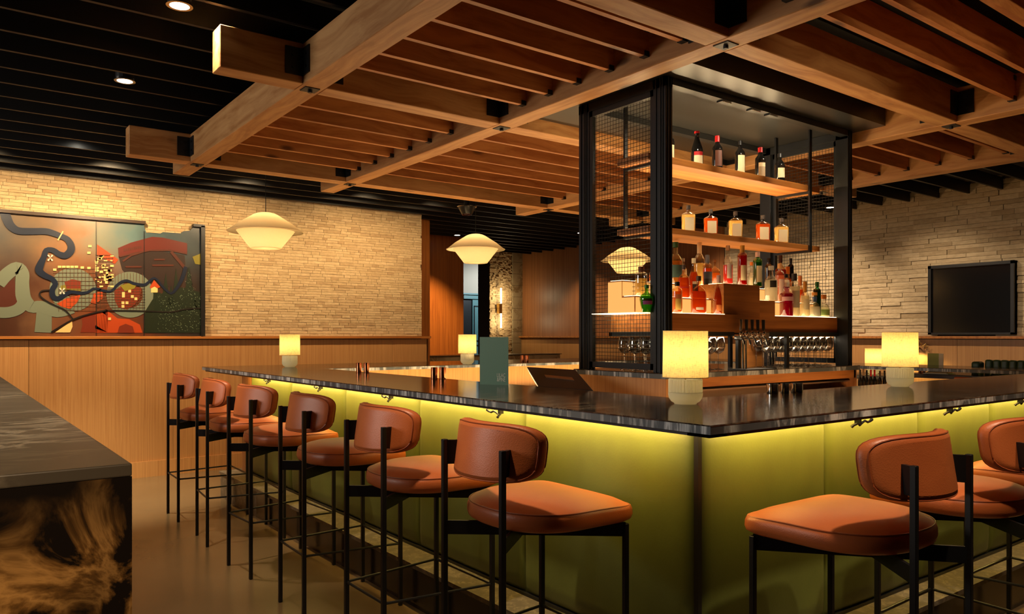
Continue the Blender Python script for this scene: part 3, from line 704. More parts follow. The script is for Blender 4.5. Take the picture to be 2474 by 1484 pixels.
tr.box(TX0, TX0+PX, TY0, TY1, 2.515, 2.5612); tr.box(TX1-PX, TX1, TY0, TY1, 2.515, 2.5612); lp(tr, 'top_frame', M['blackframe'], tw)
for xm in (TX0+.016, TX1-.016):
    y0, y1, z0, z1 = TY0+PY, TY1-PY, TZ+.012, 2.515
    g = MB(); fw = .022
    for q in ((y0, y1, z0, z0+.03), (y0, y1, z1-.03, z1), (y0, y0+fw, z0, z1), (y1-fw, y1, z0, z1)): g.box(xm-.012, xm+.012, q[0], q[1], q[2], q[3])
    fo = lp(g, 'mesh_frame', M['blackframe'], tw)
    wm = MB(); n = int((y1-y0)/.0205)
    for i in range(1, n):
        yy = y0+(y1-y0)*i/n; wm.tube([(xm, yy, z0), (xm, yy, z1)], .0013, 4, False)
    n = int((z1-z0)/.0205)
    for i in range(1, n):
        zz = z0+(z1-z0)*i/n; wm.tube([(xm+.0026, y0, zz), (xm+.0026, y1, zz)], .0013, 4, False)
    o = wm.build('wire_mesh', M['blackframe'], fo)
# track lights on the soffit rail
for i, (u, v) in enumerate(((1800, 231), (1858, 256), (1914, 265))):
    p = atZ(u, v, 2.526)
    t = tag(empty('track_light', (p.x, TY0+.022, 2.528)), 'small flat track light under the tower top rail, %s' % ('leftmost', 'middle', 'rightmost')[i], 'spotlight', 'track lights of the tower')
    B(-.035, .035, -.018, .018, -.008, 0).build('housing', M['blackmetal'], t); m_ = MB(); m_.box(-.035, .035, -.021, -.018, -.010, 0); m_.build('bezel', M['chrome'], t)
for x in (3.05, 3.5, 3.95): lamp('SPOT', 'bottle_spot', (x, 2.40, 2.50), 9, (1, .86, .62), (x+.03, 2.73, 2.25), .01, 75, .6)
for x in (3.0, 3.35, 3.75, 4.1): lamp('SPOT', 'bottle_spot_low', (x, 2.43, 2.15), 3.2, (1, .84, .58), (x, 2.70, 1.88), .01, 70, .6)
# hung oak shelves on rod frames
SHY0, SHY1 = 2.62, 2.84
shelves = []
for z0, z1, lb in ((2.193, 2.228, 'upper hung oak shelf holding the dark wine bottles'), (1.838, 1.868, 'lower hung oak shelf holding five square spirit bottles')):
    t = tag(empty('hung_shelf', (2.80, SHY0, z0)), lb, 'shelf')
    o = lp(B(2.80, 4.31, SHY0, SHY1, z0, z1), 'board', M['oak_shelf'], t); bevel(o, .002, 1)
    lp(B(2.86, 4.25, SHY1-.028, SHY1-.012, z1-.001, z1+.003), 'added_light_strip', M['acrylic'], t)  # added glowing strip, unseen from below, to brighten bottles and the underside above
    strip('shelf_fill_light', (3.55, SHY1-.02, z1+.006), 9.0, (1, .72, .38), (1, 0, 0), (0, -.25, 1), 1.35, .016)  # added fill light along the strip
fr = tag(empty('shelf_hanger', (2.87, SHY0, 2.562)), 'black flat bar frames hanging the two oak shelves from the soffit', 'bracket')
for x in (2.87, 4.195):
    m_ = MB(); m_.box(x-.012, x+.012, SHY0-.011, SHY0-.001, 1.825, 2.56); m_.box(x-.012, x+.012, SHY1+.001, SHY1+.011, 1.825, 2.56)
    for z in (1.825, 2.180): m_.box(x-.012, x+.012, SHY0-.001, SHY1+.001, z, z+.012)
    lp(m_, 'hanger_frame', M['blackframe'], fr)
# stepped bottle display
DZ0, DZ1, DZ2, DZ3 = 1.343, 1.433, 1.517, 1.597; DY0, DY1, DY2, DY3 = 2.55, 2.632, 2.722, 2.95; DYB = 2.82
xa = atY(1748, 700, DY0).x; xb = atY(1835, 720, DY0).x; xc = atY(1872, 740, DY0).x; xe = atY(2032, 790, DY0).x; XL = 2.86; xg = atY(1785, 790, DY0).x; xh = atY(1850, 790, DY0).x
xr0 = atY(1534, 700, DY1).x
ds = tag(empty('bottle_display', (XL, DY0, DZ0)), 'oak box with three backlit steps for bottles above the glass cubbies', 'display')
lp(B(XL, xg, DY0-.02, DY3, DZ0, DZ1), 'lower_box', M['oak_shelf'], ds); lp(B(xg, xe, DY0, DY3, DZ0, DZ1-.0005), 'lower_box', M['oak_shelf'], ds)
lp(B(xa, xb, DY0-.001, DYB, DZ1-.02, DZ3), 'centre_block', M['oak_shelf'], ds); lp(B(xb, xc, DY0-.001, DYB, DZ1-.02, DZ2), 'side_block', M['oak_shelf'], ds)
for (a, b) in ((xr0, xa), (xc, xe-.1)):
    lp(B(a, b, DY1, DY2, DZ1, DZ2), 'second_step', M['oak_shelf'], ds); lp(B(a, b, DY2, DYB, DZ1, DZ3), 'third_step', M['oak_shelf'], ds)
    lp(B(a+.004, b-.004, DY1-.004, DY1, DZ1+.004, DZ2-.006), 'lit_riser', M['riser'], ds); lp(B(a+.004, b-.004, DY2-.004, DY2, DZ2+.004, DZ3-.006), 'lit_riser', M['riser'], ds)
    lp(B(a+.01, b-.01, DY1+.008, DY2-.006, DZ2, DZ2+.003), 'lit_tread', M['acrylic'], ds); lp(B(a+.01, b-.01, DY2+.008, DYB-.008, DZ3, DZ3+.003), 'lit_tread', M['acrylic'], ds)
lp(B(xr0-.004, xr0, DY1+.004, DY2, DZ1+.004, DZ2-.006), 'lit_riser', M['riser'], ds); lp(B(xr0-.004, xr0, DY2, DYB-.004, DZ1+.004, DZ3-.006), 'lit_riser', M['riser'], ds)
lp(B(XL+.02, xa-.005, DY0-.012, DY1-.006, DZ1, DZ1+.003), 'lit_tread', M['acrylic'], ds); lp(B(xc+.01, xe-.02, DY0+.006, DY1-.006, DZ1, DZ1+.003), 'lit_tread', M['acrylic'], ds)
lp(B(XL+.02, xr0-.01, DY1-.01, DY3-.02, DZ1, DZ1+.003), 'lit_tread', M['acrylic'], ds)
lp(B(xa+.01, xb-.01, DY0+.03, DYB-.01, DZ3, DZ3+.003), 'lit_tread', M['acrylic'], ds); lp(B(xb+.01, xc-.01, DY0+.03, DYB-.01, DZ2, DZ2+.003), 'lit_tread', M['acrylic'], ds)
strip('cubby_fill_light', ((XL+xe)/2, DY0+.03, 1.316), 3.0, (1, .80, .55), (1, 0, 0), (0, .2, -1), xe-XL-.05, .015)  # added fill strip so the stemware and taps catch some light
# black cubby frame below the display
cf = tag(empty('glass_cubby_frame', (XL, DY0, TZ)), 'black metal frame of the cubbies that hold the stemware', 'rack')
m_ = MB(); m_.box(XL-.01, xe+.04, DY0-.01, DY0+.012, 1.321, 1.3425); m_.box(XL-.01, xe+.04, DY3-.02, DY3, 1.321, 1.3425); m_.box(XL-.01, XL+.01, DY0, DY3, 1.321, 1.342); lp(m_, 'top_rail', M['blackframe'], cf)
for u in (1784, 1901):
    x = atY(u, 850, DY0).x
    lp(B(x-.012, x+.012, DY0-.008, DY0+.01, TZ, 1.322), 'upright', M['blackframe'], cf); lp(B(x-.012, x+.012, DY3-.02, DY3-.002, TZ, 1.322), 'upright', M['blackframe'], cf)
xt0, xt1 = atY(1790, 850, 2.72).x, atY(1838, 850, 2.72).x
lp(B(xt0, xt1, 2.70, 2.72, TZ, 1.322), 'back_panel', M['oak_shelf'], cf)

# ---------------------------------------------------------------- bottles
PROF = {   # radius and height fractions: body then neck
 'bordeaux': [(0, 0), (.93, 0), (1, .02), (1, .62), (.94, .68), (.6, .75), (.38, .80), (.36, .97), (.40, .975), (.40, 1.0)],
 'burgundy': [(0, 0), (.93, 0), (1, .02), (1, .45), (.9, .55), (.62, .68), (.40, .80), (.36, .95), (.40, .96), (.40, 1)],
 'round': [(0, 0), (.92, 0), (1, .03), (1, .52), (.92, .60), (.6, .68), (.36, .73), (.33, .97), (.37, .975), (.37, 1)],
 'square': [(0, 0), (.95, 0), (.98, .02), (1.04, .64), (1.0, .69), (.5, .745), (.28, .77), (.27, .93), (.30, .94), (.30, 1)],
 'flask': [(0, 0), (.90, 0), (.97, .03), (1, .25), (1, .48), (.93, .58), (.74, .66), (.40, .72), (.25, .76), (.24, .96), (.28, .97), (.28, 1)],
 'tear': [(0, 0), (.86, 0), (.95, .03), (1, .25), (.97, .40), (.80, .54), (.52, .66), (.32, .76), (.28, .96), (.33, .97), (.33, 1)],
 'bulb': [(0, 0), (.55, 0), (.62, .03), (.85, .25), (1, .46), (.98, .56), (.8, .64), (.4, .70), (.26, .74), (.24, .96), (.28, .97), (.28, 1)],
 'squat': [(0, 0), (.90, 0), (1, .05), (1, .30), (.93, .42), (.7, .54), (.42, .60), (.38, .90), (.42, .92), (.42, 1)],
 'cyl': [(0, 0), (.95, 0), (1, .02), (1, .70), (.97, .76), (.80, .80), (.42, .83), (.40, .97), (.44, .975), (.44, 1)]}
def interp(pr, t):
    for i in range(1, len(pr)):
        if pr[i][1] >= t and pr[i][1] > pr[i-1][1]:
            a, b = pr[i-1], pr[i]; k = (t-a[1])/(b[1]-a[1]); return a[0]+(b[0]-a[0])*max(0, min(1, k))
    return pr[-1][0]
def bottle(x, y, z, r, h, kind, gcol, lcol, label, group, lab=None, cap=None, fill=.6, caph=.12, name='bottle', yaw=0):
    t = tag(empty(name, (x, y, z), yaw), label, 'bottle', group)
    pr = PROF[kind]; flat = {'square': .62, 'flask': .55, 'squat': .9}.get(kind, 1)
    n = 4 if kind == 'square' else 20
    def prof(scale, t0, t1):
        pts = [(pr[0][0], t0)]; 
        ts = sorted(set([t0]+[p[1] for p in pr if t0 < p[1] < t1]+[t1])); return [(interp(pr, t_)*scale*r, t_*h) for t_ in ts]
    def shell(p):
        m_ = MB()
        if kind == 'square':
            m_.lathe(p, 32)
            vs_ = []
            for (a, b, c) in m_.v:
                rr = math.hypot(a, b); zz = c/h
                if rr > 1e-6 and zz < .745:
                    an = math.atan2(b, a); q = (abs(math.cos(an))**7+abs(math.sin(an))**7)**(-1/7); k = min(1, max(0, (.745-zz)/.1))
                    q = 1+(q-1)*k; a, b = a*q, b*q
                vs_.append((a, b*(flat if zz < .70 else 1), c))
            m_.v = vs_
        else:
            m_.lathe(p, 24)
            if flat != 1: m_.v = [(a, b*(flat+(1-flat)*min(1, max(0, (c/h-.6)/.12))), c) for a, b, c in m_.v]
        return m_
    dark = gcol == 'dark'
    g = shell([(0.0004, 0)]+prof(1, 0.0001, 1.0)).build('glass', M['dark_glass'] if dark else glass(gcol), t, True)
    if not dark and lcol is not None:
        f = prof(.93, .02, fill); shell([(0.0004, .02*h)]+f+[(0.0004, fill*h)]).build('liquid', liquid(lcol), t, True)
    if lab:
        col, z0, z1, wd = lab[:4]; m_ = MB(); vs_ = []; nn = 8
        for j, tz in enumerate((z0, z1)):
            for i in range(nn+1):
                an = -PI/2-wd+2*wd*i/nn; rr = interp(pr, (z0+z1)/2)*r*1.015
                if kind == 'square':
                    q = (abs(math.cos(an))**7+abs(math.sin(an))**7)**(-1/7); vs_.append((rr*math.cos(an)*q, rr*math.sin(an)*q*flat-.0004, tz*h))
                else: vs_.append((rr*math.cos(an), rr*math.sin(an)*flat, tz*h))
        m_.add(vs_, [(i, i+1, nn+2+i, nn+1+i) for i in range(nn)]); lo = m_.build('label', paint(col, .6), t, True)
        if len(lab) > 4:   # coloured band and fine print rows
            m2 = MB(); zt = z1-(z1-z0)*.28; vv = [(a*1.01, b*1.012, zt*h if c < (z0+z1)/2*h else c) for a, b, c in vs_]
            m2.add(vv, [(i, i+1, nn+2+i, nn+1+i) for i in range(nn)]); m2.build('label_band', paint(lab[4], .6), lo, True)
    if cap:
        z0 = 1-caph; rr = interp(pr, 1)*r*1.1
        MB().lathe([(rr, z0*h), (rr, 1.002*h), (rr*.9, 1.008*h), (.0004, 1.008*h)], 16).build('cap', paint(cap, .45), t, True)
    return t
M['dark_glass'] = plain('dark_bottle_glass', rgb(.008, .007, .006), .08)
def put(u, vt, Y, Z, wpx, kind, g, l, label, group, **kw):
    p = atY(u, 800, Y); d = Vector((p.x, p.y, 0)).dot(Fv); h = EYE+(VH-vt)/FPX*d-Z; r = wpx/2*d/FPX
    return bottle(p.x, Y, Z+.003, r, h-.003, kind, g, l, label, group, yaw=kw.pop('yaw', -YAW*.9), **kw)
CR = srgb(236, 216, 170)[:3]; RED = srgb(190, 24, 26)[:3]; DK = srgb(22, 20, 20)[:3]; GOLD = srgb(200, 140, 50)[:3]
AMB = (.75, .16, .015); AMB2 = (.85, .30, .04); YEL = (.95, .70, .28); CLR = (.97, .93, .80); REDL = (.55, .03, .02); MAG = (.45, .01, .09)
GC = (.97, .95, .90); GA = (.98, .80, .55); GG = (.25, .62, .20)
g1 = 'wine bottles on the upper hung shelf'; Z1 = 2.228
put(1617, 312, 2.72, Z1, 25, 'bordeaux', 'dark', None, 'dark wine bottle with tall cream label half hidden behind the tower post', g1, lab=(CR, .12, .50, .9), cap=DK)
put(1684, 318, 2.72, Z1, 29, 'burgundy', 'dark', None, 'sloping dark wine bottle whose cream label has a red top band', g1, lab=(CR, .06, .42, .8, RED), cap=RED, caph=.06)
put(1733, 329, 2.72, Z1, 25, 'bordeaux', 'dark', None, 'dark wine bottle with tall red capsule and dim brown label', g1, lab=(srgb(110, 66, 50)[:3], .14, .58, .7), cap=RED, caph=.17)
put(1788, 341, 2.72, Z1, 24, 'bordeaux', 'dark', None, 'dark wine bottle with the tallest cream label and dark capsule', g1, lab=(CR, .10, .58, .75), cap=DK)
put(1837, 357, 2.72, Z1, 25, 'bordeaux', 'dark', None, 'dark wine bottle with round red top and patterned label', g1, lab=(srgb(190, 160, 120)[:3], .10, .52, .7, CR), cap=RED, caph=.15)
put(1884, 372, 2.72, Z1, 24, 'bordeaux', 'dark', None, 'rightmost dark wine bottle with short square cream label', g1, lab=(CR, .20, .52, .75), cap=DK)
g2 = 'square shouldered spirit bottles on the lower hung shelf'; Z2 = 1.868
for u, vt, lc, lb in ((1663, 497, YEL, 'leftmost clear square bottle with pale yellow spirit and cream label'), (1717, 507, AMB, 'amber red square bottle with cream label, second from left'),
                      (1777, 512, YEL, 'clear square bottle with cream label in the middle of the lower shelf'), (1843, 521, AMB, 'amber square bottle with cream label, fourth from left'),
                      (1888, 528, YEL, 'rightmost clear square bottle by the shelf rod')):
    put(u, vt, 2.71, Z2, 31, 'square', GC, lc, lb, g2, lab=(CR, .08, .55, .62), cap=srgb(70, 60, 52)[:3], caph=.14, fill=.66)
g3 = 'spirit bottles on the left steps'
T1, T2, T3 = DZ1, DZ2, DZ3
put(1632, 586, 2.77, T3, 34, 'round', (.75, .88, .72), AMB2, 'tall bottle with green capsule and green label at the left of the top step', g3, lab=(srgb(60, 84, 74)[:3], .15, .45, .8), cap=srgb(40, 80, 40)[:3], fill=.55)
put(1689.7, 583, 2.77, T3, 27, 'round', GC, YEL, 'tall clear bottle with long cream capsule on the top step', g3, cap=CR, caph=.28, fill=.50)
put(1650.5, 625, 2.77, T3, 18, 'round', GC, CLR, 'slim clear bottle behind the amber flask', g3, lab=(CR, .3, .6, .8), cap=srgb(200, 190, 170)[:3])
put(1727, 628, 2.77, T3, 26, 'bulb', GA, AMB2, 'round pale amber bottle with knotted stopper on the top step', g3, cap=srgb(120, 70, 30)[:3], caph=.1, fill=.5)
put(1676, 625, 2.676, T2, 28, 'tear', GA, AMB, 'teardrop amber bottle with white neck on the middle step', g3, lab=(srgb(60, 44, 34)[:3], .18, .42, .5, CR), cap=CR, fill=.66)
put(1709, 617, 2.676, T2, 22, 'cyl', GA, AMB, 'amber bottle with black wrap label and silver capsule', g3, lab=(DK, .05, .62, 1.2, srgb(60, 60, 66)[:3]), cap=srgb(120, 116, 112)[:3], caph=.2, fill=.7)
put(1652, 641, 2.676, T2, 29, 'flask', GA, AMB, 'broad amber flask with yellow highlight on the middle step', g3, lab=(srgb(170, 30, 24)[:3], .30, .34, .8), cap=srgb(60, 40, 30)[:3], fill=.62)
put(1636, 682, 2.588, T1, 25, 'cyl', GA, AMB2, 'amber bottle with pale yellow picture label, front row beside the post', g3, lab=(srgb(226, 180, 90)[:3], .10, .60, .62, srgb(200, 110, 60)[:3]), cap=DK, fill=.7)
put(1688, 668, 2.588, T1, 39, 'flask', GA, AMB, 'large square shouldered amber flask in the middle of the front row', g3, lab=(srgb(214, 190, 170)[:3], .10, .17, .5), cap=srgb(70, 44, 30)[:3], fill=.60)
put(1736, 666, 2.588, T1, 27, 'tear', GA, AMB, 'bright orange bottle with pink capsule at the right end of the front row', g3, lab=(srgb(216, 120, 60)[:3], .08, .24, .7), cap=srgb(230, 190, 170)[:3], caph=.2, fill=.68)
g4 = 'bottles on the centre block'
put(1758.5, 594, 2.62, T3, 24, 'round', GC, (.85, .10, .08), 'clear bottle of pink spirit with cork top on the centre block', g4, lab=(srgb(226, 196, 176)[:3], .15, .52, .5), cap=srgb(180, 120, 70)[:3], fill=.5)
put(1793.3, 594, 2.62, T3, 23, 'cyl', (.9, .5, .4), REDL, 'deep red bottle with cream label and gold capsule on the centre block', g4, lab=(CR, .12, .50, .65), cap=GOLD, caph=.2, fill=.75)
put(1830.4, 610, 2.63, T3, 22, 'cyl', GG, (.05, .25, .03), 'green bottle with cream label and pink white capsule on the centre block', g4, lab=(CR, .12, .60, .6), cap=srgb(236, 190, 170)[:3], caph=.14, fill=.7)
put(1816, 634, 2.76, T3, 18, 'squat', GC, CLR, 'small clear bottle with orange cap left of the green bottle', g4, lab=(CR, .1, .4, .7), cap=srgb(220, 120, 40)[:3], fill=.6)
g5 = 'spirit bottles on the right steps'
put(1863, 643, 2.60, T2, 31, 'round', GC, CLR, 'big clear round bottle with dark oval label', g5, lab=(srgb(56, 52, 46)[:3], .38, .58, .55), cap=srgb(226, 216, 196)[:3], fill=.6)
put(1857, 625, 2.79, T3, 17, 'cyl', (.5, .25, .15), (.08, .02, .01), 'dark brown bottle at the back beside the green one', g5, cap=DK, fill=.8)
put(1886, 618, 2.77, T3, 27, 'bulb', GA, REDL, 'ornate bottle with round dark stopper at the back', g5, cap=srgb(60, 30, 20)[:3], caph=.2, fill=.6)
put(1884, 638, 2.676, T2, 22, 'cyl', GC, (.9, .35, .2), 'clear bottle of coral spirit behind the magenta bottle', g5, lab=(srgb(230, 190, 170)[:3], .2, .6, .6), cap=srgb(210, 150, 90)[:3], fill=.7)
put(1903, 645, 2.77, T3, 21, 'squat', GA, AMB2, 'amber bottle with broad orange cap on the top step', g5, cap=srgb(220, 120, 40)[:3], caph=.3, fill=.5)
put(1910.5, 625, 2.77, T3, 14, 'cyl', 'dark', None, 'slim black bottle at the back', g5, cap=DK)
put(1899, 663, 2.676, T2, 18, 'cyl', GC, CLR, 'clear tall bottle with white label behind the magenta bottle', g5, lab=(srgb(226, 220, 200)[:3], .2, .7, .8), cap=DK, fill=.8)
put(1933, 667, 2.676, T2, 20, 'squat', GA, AMB, 'bottle with mushroom shaped orange stopper', g5, cap=srgb(200, 110, 50)[:3], caph=.35, fill=.5)
put(1900, 694, 2.588, T1, 32, 'cyl', (.9, .5, .6), MAG, 'magenta bottle with pale diagonal band in the front row', g5, lab=(srgb(224, 170, 176)[:3], .52, .66, 1.1), cap=(.2, .01, .05), caph=.02, fill=.78)
put(1919, 662, 2.588, T1, 26, 'cyl', GC, (.9, .82, .62), 'clear grey bottle with dark collar right of the magenta one', g5, lab=(srgb(196, 186, 160)[:3], .2, .6, .8), cap=srgb(60, 60, 66)[:3], caph=.16, fill=.7)
put(1945, 681, 2.588, T1, 22, 'round', GC, (.95, .86, .62), 'clear bottle with yellow capsule and oval label', g5, lab=(srgb(226, 210, 170)[:3], .2, .5, .7), cap=srgb(226, 160, 70)[:3], caph=.3, fill=.6)
put(1968, 707, 2.588, T1, 28, 'squat', GC, CLR, 'squat clear bottle with blue neck label and orange cap', g5, lab=(srgb(70, 110, 180)[:3], .62, .82, 1.4), cap=srgb(220, 150, 70)[:3], caph=.12, fill=.42)
put(1974, 682, 2.588, T1, 18, 'cyl', (.12, .5, .2), (.02, .2, .05), 'green bottle behind the blue necked one', g5, cap=(.02, .12, .03), fill=.8)
put(1990, 713, 2.588, T1, 28, 'squat', GC, (.92, .9, .7), 'squat bottle with green leaf label and orange cap, far right', g5, lab=(srgb(150, 176, 90)[:3], .08, .34, .8), cap=srgb(220, 130, 60)[:3], caph=.18, fill=.45)
g6 = 'bottles seen through the left wire mesh'
put(1503, 680, 2.88, T1, 20, 'flask', (.9, .6, .5), (.5, .06, .05), 'red bottle with violet striped label, leftmost behind the mesh', g6, lab=(srgb(150, 60, 100)[:3], .05, .40, .9), cap=DK)
put(1521, 686, 2.84, T1, 21, 'round', (.9, .6, .4), (.6, .10, .03), 'brown red bottle with red cap behind the mesh', g6, lab=(srgb(120, 70, 50)[:3], .2, .45, .8), cap=RED)
put(1549, 645, 2.676, T2, 30, 'cyl', GC, YEL, 'tall clear bottle of yellow spirit behind the mesh', g6, cap=srgb(150, 80, 40)[:3], caph=.16, fill=.6)
put(1562, 689, 2.588, T1, 34, 'bulb', (.4, .8, .25), (.25, .7, .1), 'green bulb shaped bottle with violet label behind the mesh', g6, lab=(srgb(150, 70, 130)[:3], .28, .50, .8), cap=(.05, .3, .05))
put(1577, 652, 2.77, T3, 18, 'cyl', GA, AMB2, 'tall amber bottle behind the mesh next to the near post', g6, cap=GOLD)
# bottles standing in the speed rail right of the back counter
rk = tag(empty('speed_rail', (4.6, 2.40, .90)), 'black bottle rail right of the back counter', 'rack')
B(-.06, .40, -.06, .06, 0, .03).build('tray', M['blackmetal'], rk); B(-.06, .40, .05, .06, .03, .10).build('back', M['blackmetal'], rk)
for q in (0, .34): B(q, q+.02, .02, .04, -.90, 0).build('leg', M['blackmetal'], rk)
for i, (u, vt, c) in enumerate(((2078, 894, DK), (2086, 892, srgb(140, 110, 80)[:3]), (2094, 895, DK), (2104, 894, RED), (2113, 894, RED), (2126, 897, srgb(70, 50, 40)[:3]), (2137, 896, DK))):
    put(u, vt, 2.40, .933, 9.5, 'bordeaux', 'dark', None, '%s dark bottle in the speed rail left of the right table lamp' % ('first', 'second', 'third', 'fourth', 'fifth', 'sixth', 'seventh')[i], 'bottles in the speed rail', cap=c, caph=.3)

# ---------------------------------------------------------------- stemware
def wine_glass_meshes():
    bowl = MB().lathe([(.0006, .086), (.012, .088), (.030, .104), (.036, .125), (.035, .150), (.029, .178), (.0285, .178), (.034, .150), (.035, .125), (.029, .105), (.0006, .090)], 20).mesh('bowl', M['glass_clear'], 50)
    stem = MB().lathe([(.0028, .006), (.0026, .08), (.006, .087)], 8).mesh('stem', M['glass_clear'], True)
    foot = MB().lathe([(.0006, .0), (.030, .0), (.030, .0018), (.004, .006), (.0006, .008)], 20).mesh('foot', M['glass_clear'], True)
    return bowl, stem, foot
wg = wine_glass_meshes()
def wineglass(x, y, z, label, grp, s=1.0):
    t = tag(empty('wine_glass', (x, y, z)), label, 'glass', grp)
    for nm, me in zip(('bowl', 'stem', 'foot'), wg):
        o = bpy.data.objects.new(nm, me); C.objects.link(o); o.parent = t; o.scale = (s, s, .97)
xg0 = atY(1700, 850, 2.60).x
for i in range(3):
    for j in range(2): wineglass(xg0+i*.066+j*.02, 2.61+j*.1, TZ, 'large wine glass right of the near table lamp, %s of the %s row' % (('first', 'second', 'third')[i], 'front' if j == 0 else 'back'), 'wine glasses in the left front cubby')
xs0 = atY(1860, 850, 2.60).x
for i in range(4):
    for j in range(3): wineglass(xs0-.02+i*.062+j*.012, 2.60+j*.085, TZ, 'wine glass in the cubby right of the beer taps, %s in the %s row' % (('first', 'second', 'third', 'fourth', 'fifth', 'sixth')[i], ('front', 'middle', 'back')[j]), 'wine glasses in the middle cubby')
xs0 = atY(1913, 850, 2.60).x
for i in range(6):
    for j in range(3): wineglass(xs0+.03+i*.068+j*.012, 2.60+j*.085, TZ, 'wine glass in the rightmost cubby, %s in the %s row' % (('first', 'second', 'third', 'fourth', 'fifth', 'sixth')[i], ('front', 'middle', 'back')[j]), 'wine glasses in the right cubby')
for i in range(5):
    for j in range(3): wineglass(2.91+j*.075, 2.58+i*.078, TZ, 'wine glass behind the left wire mesh, %s from the near post in %s row' % (('first', 'second', 'third', 'fourth', 'fifth', 'sixth')[i], ('the nearest', 'the middle', 'the farthest')[j]), 'wine glasses behind the left mesh')

# ---------------------------------------------------------------- beer tap
tp = atY(1818, 800, 2.42); tt = tag(empty('beer_tap_tower', (tp.x, 2.50, TZ)), 'chrome beer tap tower with black tap handles', 'tap')
bx0, bx1 = atY(1788, 800, 2.46).x-tp.x, atY(1852, 800, 2.46).x-tp.x
bevel(B(bx0, bx1, -.06, 0, .155, .20).build('manifold', M['chrome'], tt), .006, 2)
for u in (1795, 1802): MB().tube([(atY(u, 850, 2.47).x-tp.x, -.03, 0), (atY(u, 850, 2.47).x-tp.x, -.03, .16)], .006, 12).build('column', M['chrome'], tt, True)
B(bx0-.01, bx1+.02, -.10+.02, .03, 0, .006).build('drip_tray', M['blackmetal'], tt)
for i, u in enumerate((1792, 1806, 1820, 1833.5, 1847)):
    x = atY(u, 790, 2.41).x-tp.x
    f = MB(); f.tube([(x, -.05, .178), (x, -.085, .178)], .008, 10); f.lathe([(.011, 0), (.013, .006), (.008, .012), (.010, .02), (.005, .03)], 12, (x, -.085, .176)); f.tube([(x, -.085, .178), (x+.003, -.098, .160), (x+.006, -.104, .135)], .0055, 10)
    fo = f.build('faucet', M['chrome'], tt, True)
    MB().tube([(x, -.085, .200), (x, -.084, .215), (x, -.083, .262)], [.004, .0075, .009], 12).build('handle', M['black_plastic'] if i else M['chrome'], fo, True)

# ---------------------------------------------------------------- table lamps
def table_lamp(x, y, z, s, label, grp, power=.95):
    t = tag(empty('table_lamp', (x, y, z)), label, 'lamp', grp); t.scale = (s, s, s)
    sh = MB().lathe([(.0830, .099), (.0812, .269)], 48).build('lamp_shade', M['shade'], t, True)
    MB().tube([(.0835*math.cos(2*PI*k/48), .0835*math.sin(2*PI*k/48), .0985) for k in range(49)], .0012, 6, False).build('shade_trim', M['cream'], sh)
    MB().tube([(.0818*math.cos(2*PI*k/48), .0818*math.sin(2*PI*k/48), .2695) for k in range(49)], .0012, 6, False).build('shade_trim', M['cream'], sh)
    MB().lathe([(.0005, .0), (.040, .0), (.042, .004), (.052, .010), (.060, .022), (.0625, .034), (.0625, .043), (.0615, .044)], 48).build('base', M['porcelain'], t, True)
    MB().lathe([(.0615, .044), (.0622, .048), (.0622, .090), (.059, .093)], 144, flute=.035, nf=36).build('fluted_collar', M['porcelain'], t, True)
    MB().tube([(0, 0, .001), (0, 0, .131)], .003, 8).build('stem', M['brass'], t)
    MB().lathe([(.0005, .130), (.014, .130), (.014, .152), (.0005, .152)], 16).build('socket', M['brass'], t, True)
    lamp('POINT', 'lamp_bulb', (x, y, z+.19*s), power*s*s, (1, .66, .22), size=.02)
    lamp('POINT', 'lamp_base_glow', (x, y, z+.068*s), power*.16*s*s, (1, .80, .46), size=.008)  # added inner glow, also brightening the bowl in place of room light
M['bulb'] = emis('warm_bulb', rgb(1, .66, .26), 6)
gl = 'fluted white table lamps with linen shades on the bar'
table_lamp(2.208, 1.882, ZCT, 1, 'nearest and largest table lamp, on the bar corner', gl)
table_lamp(3.824, 1.893, ZCT, 1, 'table lamp on the near bar counter at the right', gl)
table_lamp(2.28, 6.06, ZCT, .98, 'table lamp at the far end of the left counter, under the leftmost pendant', gl)
table_lamp(3.785, 5.727, ZCT, .98, 'table lamp on the far counter behind the green menu', gl)

# ---------------------------------------------------------------- small things on the bar
def cup(x, y, label, grp, r=.018, h=.068, z=ZCT, m='copper', name='copper_cup'):
    t = tag(empty(name, (x, y, z)), label, 'cup', grp)
    MB().lathe([(.0004, .0), (r*.96, 0), (r, .003), (r, h), (r*.93, h), (r*.93, .005), (.0004, .005)], 24).build('body', M[m], t, True)
for u, v, lb in ((867, 901, 'left one'), (885.5, 901, 'right one')):
    p = atZ(u, v, ZCT); cup(p.x, p.y, 'slim copper cup of the far pair on the left counter, '+lb, 'copper cups on the left counter', .0185)
for u, v, lb in ((1049, 916, 'left one'), (1069.5, 916, 'right one')):
    p = atZ(u, v, ZCT); cup(p.x, p.y, 'copper cup of the pair left of the green menu, '+lb, 'copper cups on the left counter', .0195)
for u, v, lb in ((1262, 876, 'left one'), (1273, 876, 'right one')):
    p = atZ(u, v, ZCT); cup(p.x, p.y, 'small copper cup on the far counter right of the menu, '+lb, 'copper cups on the far counter', .0185)
for u, v, r, lb in ((1866, 951, .025, 'leftmost'), (1896, 950, .018, 'middle'), (1925, 949, .026, 'rightmost')):
    p = atZ(u, v, ZCT); cup(p.x, p.y, 'shiny steel jigger tin on the inner edge of the near counter, '+lb, 'steel tins on the near counter', r, .042, m='chrome', name='steel_tin')
